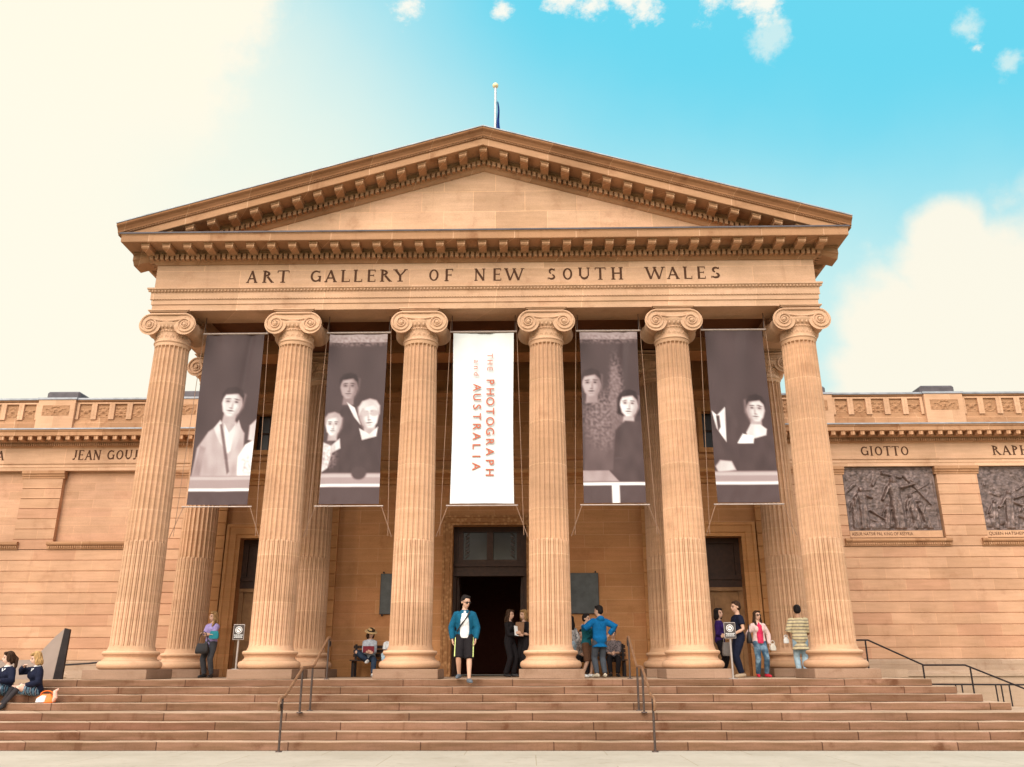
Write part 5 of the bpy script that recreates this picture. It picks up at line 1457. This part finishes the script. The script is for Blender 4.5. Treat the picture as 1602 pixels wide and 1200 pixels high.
# man walking out of the door onto the steps
person('man in teal jacket, black shorts and sunglasses stepping out of the doorway', -.29, -1.08, -.05, R(4), 1.80,
       W_(pelvis=(0, 0, .92), lean=(3, 0, 0), fl=(.11, -.14, -.03), fr=(-.10, .08, .055), hl=(.235, -.10, .84), hr=(-.25, -.06, .84), head=(35, 14, 0), ep={1: (1, .6, 0), -1: (-1, .6, 0)}),
       [('jacket', cloth('teal_jacket', (.006, .085, .15)), dict(inf=.024, hem=-.02)), ('inner', white_cl, dict(w=.125, yo=-.032)), ('shorts', black_cl, dict(inf=.022, len=.06)), ('side_stripe', cloth('lime_trim', (.62, .68, .25))), ('shoes', shoe_grey), ('glasses', None),
        ('strap', M['leather'], dict(pts=[(.10, -.10, .49), (.05, -.155, .38), (-.07, -.165, .22), (-.16, -.10, .08)]))], 'light', 'black', 'short')
# woman in lavender by the rear column
lav = person('woman in lavender top with folded arms and black handbag, beside the rear column', -7.05, 2.4, 0, R(-18), 1.62,
       W_(fl=(.12, 0, 0), fr=(-.10, -.02, 0), hl=(-.10, -.20, 1.17), hr=(.10, -.22, 1.13), head=(-30, 0, 0), ep={1: (1, .1, -.6), -1: (-1, .1, -.6)}, hd={1: (-1, -.1, .1), -1: (1, -.1, .1)}),
       [('top', cloth('lavender_top', (.36, .28, .52)), dict(sleeve='elbow', hem=-.12, flare=.02)), ('trousers', cloth('charcoal_trousers', (.06, .06, .065))), ('shoes', shoe_black)], 'light', 'fair', 'wavy', True)
# pair on the left bench
person('seated woman in straw hat and pale shirt holding a red book', -3.22, 3.85, 0, R(12), 1.66,
       W_(pelvis=(0, 0, .52), lean=(8, 0, 0), fl=(.10, -.62, .0), fr=(-.06, -.46, .36), kp={1: (.2, -1, 1), -1: (-.9, -.6, .6)}, hl=(.02, -.30, .68), hr=(-.04, -.31, .66), head=(25, 16, 0), hd={1: (-.7, -.5, -.1), -1: (.7, -.5, -.1)}),
       [('shirt', cloth('pale_blue_shirt', (.42, .48, .56), 'print', (.52, .55, .60))), ('trousers', jeans_dark), ('shoes', shoe_white), ('hat', plain('straw', (.55, .36, .17), .8, 0, 40, .25))], 'light', 'brown', 'bob', True)
person('seated youth in white tee and pale jeans, half behind a column', -2.62, 3.85, 0, R(8), 1.60,
       W_(pelvis=(0, 0, .52), lean=(14, 0, 0), fl=(.12, -.50, .0), fr=(-.14, -.45, .12), kp={1: (.3, -1, 1), -1: (-.5, -1, 1)}, hl=(.04, -.34, .76), hr=(-.10, -.34, .78), head=(20, 20, 0)),
       [('shirt', white_cl, dict(sleeve='short')), ('jeans', jeans_pale), ('shoes', shoe_grey)], 'tan', 'black', 'short')
# staff at the door
person('long haired woman in black clothes holding papers just inside the doorway', .60, 3.1, 0, R(58), 1.70,
       W_(fl=(.10, -.05, 0), fr=(-.09, .06, 0), hl=(.10, -.30, 1.12), hr=(-.02, -.30, 1.08), head=(0, 8, 0)),
       [('cardigan', black_cl), ('trousers', black_cl, dict(flare=.02)), ('shoes', shoe_black)], 'light', 'brown', 'long', True)
person('blonde woman in black holding a brown folder, beside the doorway column', .98, 3.2, 0, R(-38), 1.70,
       W_(fl=(.08, -.03, 0), fr=(-.09, .08, 0), hl=(.12, -.28, 1.12), hr=(-.22, -.26, 1.05), head=(-8, 8, 0)),
       [('cardigan', black_cl, dict(sleeve='elbow')), ('trousers', black_cl, dict(flare=.02)), ('shoes', plain('tan_shoes', (.5, .32, .2), .6))], 'light', 'fair', 'bob', True)
# group right of the fourth column
person('long dark haired woman in pale jeans half hidden behind the fourth column', 2.20, 2.9, 0, R(-150), 1.52,
       W_(fl=(.09, 0, 0), fr=(-.09, 0, 0)), [('shirt', cloth('print_blouse', (.10, .12, .13), 'print', (.45, .42, .40))), ('jeans', jeans_pale), ('shoes', shoe_white)], 'light', 'black', 'long', True)
person('seated person in dark patterned top, behind the figure in teal', 2.55, 3.9, 0, R(0), 1.60,
       W_(pelvis=(0, 0, .52), lean=(4, 0, 0), fl=(.10, -.5, 0), fr=(-.10, -.5, 0), hl=(.06, -.32, .62), hr=(-.06, -.32, .62), head=(-15, 8, 0)),
       [('shirt', cloth('dark_print', (.03, .025, .025), 'print', (.22, .17, .14))), ('trousers', black_cl), ('shoes', shoe_black)], 'light', 'black', 'bob', True)
person('shorter figure in teal top and brown shorts, hand raised to the face', 2.56, 2.1, 0, R(62), 1.52,
       W_(fl=(.09, -.06, 0), fr=(-.09, .10, 0), hl=(.05, -.24, 1.36), hr=(-.04, -.24, 1.30), head=(0, 4, 0), curl=.7),
       [('jacket', cloth('teal_top', (.015, .13, .16)), dict(inf=.03)), ('shorts', cloth('brown_shorts', (.12, .055, .03)), dict(inf=.025, len=.08)), ('shoes', shoe_white)], 'light', 'black', 'short')
person('man in bright blue hooded jacket and grey trousers seen from behind', 2.86, 1.75, 0, R(-160), 1.70,
       W_(fl=(.10, 0, 0), fr=(-.10, .04, 0), hl=(.34, -.24, 1.24), hr=(-.28, -.02, 1.05), head=(40, 4, 0), ep={1: (.8, .3, -.6), -1: (-1, .5, 0)}, hd={1: (.3, -1, .2)}),
       [('coat', cloth('bright_blue_jacket', (.005, .13, .33)), dict(inf=.034, hem=-.20, flare=.02, hood=True)), ('trousers', grey_tr), ('shoes', plain('cream_shoes', (.62, .55, .42), .6)), ('collar', cloth('aqua_lining', (.03, .40, .52)))], 'light', 'black', 'short')
person('seated person in grey patterned shirt and black trousers, partly behind the blue jacket', 3.40, 3.9, 0, R(-6), 1.60,
       W_(pelvis=(0, 0, .52), lean=(6, 0, 0), fl=(.10, -.48, 0), fr=(-.10, -.5, 0), hl=(.05, -.33, .66), hr=(-.07, -.33, .64), head=(10, 10, 0)),
       [('shirt', cloth('grey_print', (.07, .06, .065), 'print', (.19, .15, .15)), dict(sleeve='elbow')), ('trousers', black_cl), ('shoes', shoe_black)], 'light', 'brown', 'short')
# group by the right notice
person('curly haired woman in purple jumper behind the right notice stand', 5.93, 2.2, 0, R(70), 1.66,
       W_(fl=(.10, 0, 0), fr=(-.09, .05, 0), hl=(.10, -.22, 1.02), hr=(-.10, -.20, 1.0), head=(-20, 0, 0)),
       [('jumper', cloth('purple_jumper', (.035, .012, .09)), dict(inf=.024)), ('trousers', black_cl), ('shoes', shoe_black)], 'light', 'black', 'bob', True)
person('man in navy shirt and dark trousers facing sideways, behind the right notice', 6.16, 1.2, 0, R(-80), 1.76,
       W_(fl=(.09, -.04, 0), fr=(-.09, .06, 0), hl=(.20, -.20, .98), hr=(-.20, -.26, .98), head=(0, 6, 0)),
       [('shirt', navy, dict(sleeve='short', hem=-.10)), ('trousers', navy, dict(inf=.022)), ('shoes', plain('sandals', (.45, .33, .22), .6))], 'light', 'brown', 'short')
person('woman in pink top, white cardigan and blue jeans with sunglasses', 6.75, 1.6, 0, R(6), 1.56,
       W_(fl=(.13, 0, 0), fr=(-.12, -.02, 0), hl=(.27, -.03, .86), hr=(-.25, -.03, .88), head=(14, -4, 0), ep={1: (1, .5, 0), -1: (-1, .5, 0)}),
       [('cardigan', cloth('pale_cardigan', (.70, .50, .46)), dict(inf=.020)), ('inner', cloth('pink_top', (.62, .035, .10))), ('jeans', jeans_blue), ('shoes', shoe_red), ('glasses', None)], 'light', 'brown', 'long', True)
person('man in yellow striped shirt and pale jeans seen from behind, between two columns', 7.78, 1.7, 0, R(172), 1.70,
       W_(fl=(.09, 0, 0), fr=(-.07, .03, 0), hl=(.22, -.20, 1.0), hr=(-.20, -.22, 1.02), head=(0, 10, 0)),
       [('shirt', cloth('striped_shirt', (.60, .50, .30), 'stripe', (.24, .20, .15)), dict(inf=.032, hem=-.27, flare=.03, sleeve='elbow')), ('jeans', jeans_pale), ('shoes', shoe_brown)], 'tan', 'black', 'short')
# schoolgirls on the upper steps
def girl(label, x, y, rz, hair, style, hl, hr, head, fl, fr, tights, skin='pale', lean=(6, 0, 0)):
    return person(label, x, y, -2*.14415, rz, 1.64,
       W_(pelvis=(0, 0, .10), lean=lean, fl=fl, fr=fr, kp={1: (.25, -.3, 1), -1: (-.25, -.3, 1)}, hl=hl, hr=hr, head=head, flat=False, toe={1: (.2, -1, -.35), -1: (-.2, -1, -.35)}),
       [('jumper', navy, dict(inf=.028, hem=-.05)), ('skirt', tartan, dict(len=.78)), ('collar', white_cl), ('crest', white_cl), ('socks', cloth('grey_tights', (.035, .03, .032)) if tights else white_cl, dict(top=.02 if tights else .35)), ('shoes', shoe_black)],
       skin, hair, style, True, 'schoolgirls sitting on the steps')
girl('blonde schoolgirl in navy jumper and tartan skirt raising a hand to her mouth', -9.18, -1.60, R(-42), 'blonde', 'bob', (.17, -.30, .20), (-.06, -.30, .60), (-12, 14, 0), (.10, -.66, -.28), (-.12, -.62, -.28), True)
girl('dark haired schoolgirl in navy jumper sitting beside the blonde girl', -9.80, -1.62, R(-24), 'brown', 'pony', (.22, -.36, .30), (-.16, -.36, .22), (-30, 0, 0), (.14, -.62, -.28), (-.10, -.60, -.28), False)
girl('schoolgirl at the very left edge of the photo, only her arm visible', -10.30, -1.60, R(20), 'brown', 'long', (.24, -.30, .30), (-.16, -.36, .22), (20, 0, 0), (.14, -.62, -.28), (-.10, -.60, -.28), True)

# ------------------------------------------------------------------ things people carry
def bag(name, label, cat, x, y, z, rz, w_, d_, h_, mat, strap=None, taper=.8):
    b = MB(); n = 7; rg = []
    prof = [(0, .86), (.08, .97), (.3, 1.0), (.6, .96), (.85, taper+.05), (1.0, taper)]
    vs = []
    for q, s_ in prof:
        for kx in range(24):
            a = 2*math.pi*kx/24; c, sn = math.cos(a), math.sin(a)
            vs.append((w_/2*s_*math.copysign(abs(c)**.55, c), d_/2*s_*math.copysign(abs(sn)**.55, sn)*(1-.35*q), q*h_+.012*noise.noise(Vector((c*2, sn*2, q*3+w_*30)))))
    m = len(prof)
    b.add(vs, [(i*24+kk, i*24+(kk+1) % 24, (i+1)*24+(kk+1) % 24, (i+1)*24+kk) for i in range(m-1) for kk in range(24)] + [tuple(range(24)), tuple(range(m*24-1, m*24-25, -1))])
    root = tag(empty(name, (x, y, z), rz), label, cat)
    b.build('bag_body', mat, root, smooth=True)
    if strap:
        q = MB(); pts = [(-w_*.34, 0, h_*.92)] + [(w_*.34*math.cos(math.pi-math.pi*i/8), 0, h_*.95+strap*math.sin(math.pi*i/8)) for i in range(1, 8)] + [(w_*.34, 0, h_*.92)]
        q.tube(pts, .010, 6); q.build('handle', mat, root, smooth=True)
    return root
bag('handbag', 'black leather handbag hanging at the hip of the lavender topped woman', 'handbag', -7.17, 2.16, .58, R(-10), .36, .17, .25, M['leather'], .30)
bag('pouch', 'teal cloth pouch held against the lavender topped woman', 'pouch', -6.90, 2.14, .94, R(-10), .26, .08, .19, M['teal'])
bag('shopping_bag', 'white carrier bag hanging from the hand of the woman in pink', 'bag', 7.05, 1.52, .62, R(10), .15, .08, .16, plain('cream_bag', (.55, .50, .42), .7), .08, .5)
bag('tote_bag', 'grey shoulder bag between the purple jumper and the notice stand', 'handbag', 6.02, 1.80, .50, R(0), .30, .15, .32, plain('grey_leather', (.22, .19, .17), .5), .22)
bag('satchel', 'black shoulder bag at the back of the navy shirted man', 'bag', 6.42, 1.22, .78, R(80), .24, .14, .26, M['leather'], .2)
bag('plastic_bag', 'white plastic bag held low by the striped shirt man', 'bag', 7.50, 1.92, .80, R(0), .13, .07, .15, M['white'], .05, .5)
bb = bag('carrier_bag', 'crumpled orange and white carrier bag beside the blonde schoolgirl', 'bag', -8.78, -1.88, -3*.14415, R(8), .36, .22, .17, M['bag_orange'], .07, .5)
q = MB(); q.rings([(-.08, -.09, .015, .09, .04), (-.07, -.085, .08, .09, .045), (-.03, -.05, .14, .05, .04)]); q.build('white_wrapper', M['white'], bb, smooth=True)
q = MB(); q.tube([(.14, -.05, .02), (.19, -.06, .10), (.16, -.03, .22), (.22, -.02, .27)], [.03, .045, .04, .015], 8); q.build('crumpled_side', plain('pink_plastic', (.75, .42, .32), .5), bb, smooth=True)
def slab(name, label, cat, loc, rot, dims, mat, lab2=None):
    b = MB(); b.box(-dims[0]/2, dims[0]/2, -dims[1]/2, dims[1]/2, 0, dims[2]); o = b.build(name, mat, None); bev(o, .004)
    o.location = loc; o.rotation_euler = rot; tag(o, label, cat); return o
slab('folder', 'brown folder held in front of the blonde woman at the doorway', 'folder', (.86, 2.92, 1.08), (R(-12), 0, R(-20)), (.24, .02, .30), plain('brown_card', (.20, .10, .05), .7))
slab('papers', 'white papers held by the long haired woman in the doorway', 'papers', (.82, 2.90, 1.02), (R(-15), R(6), R(40)), (.20, .012, .26), M['white'])
slab('book', 'dark red book in the hands of the straw hatted woman', 'book', (-3.19, 3.52, .62), (R(-35), 0, R(10)), (.30, .03, .20), plain('red_cover', (.20, .02, .03), .6))
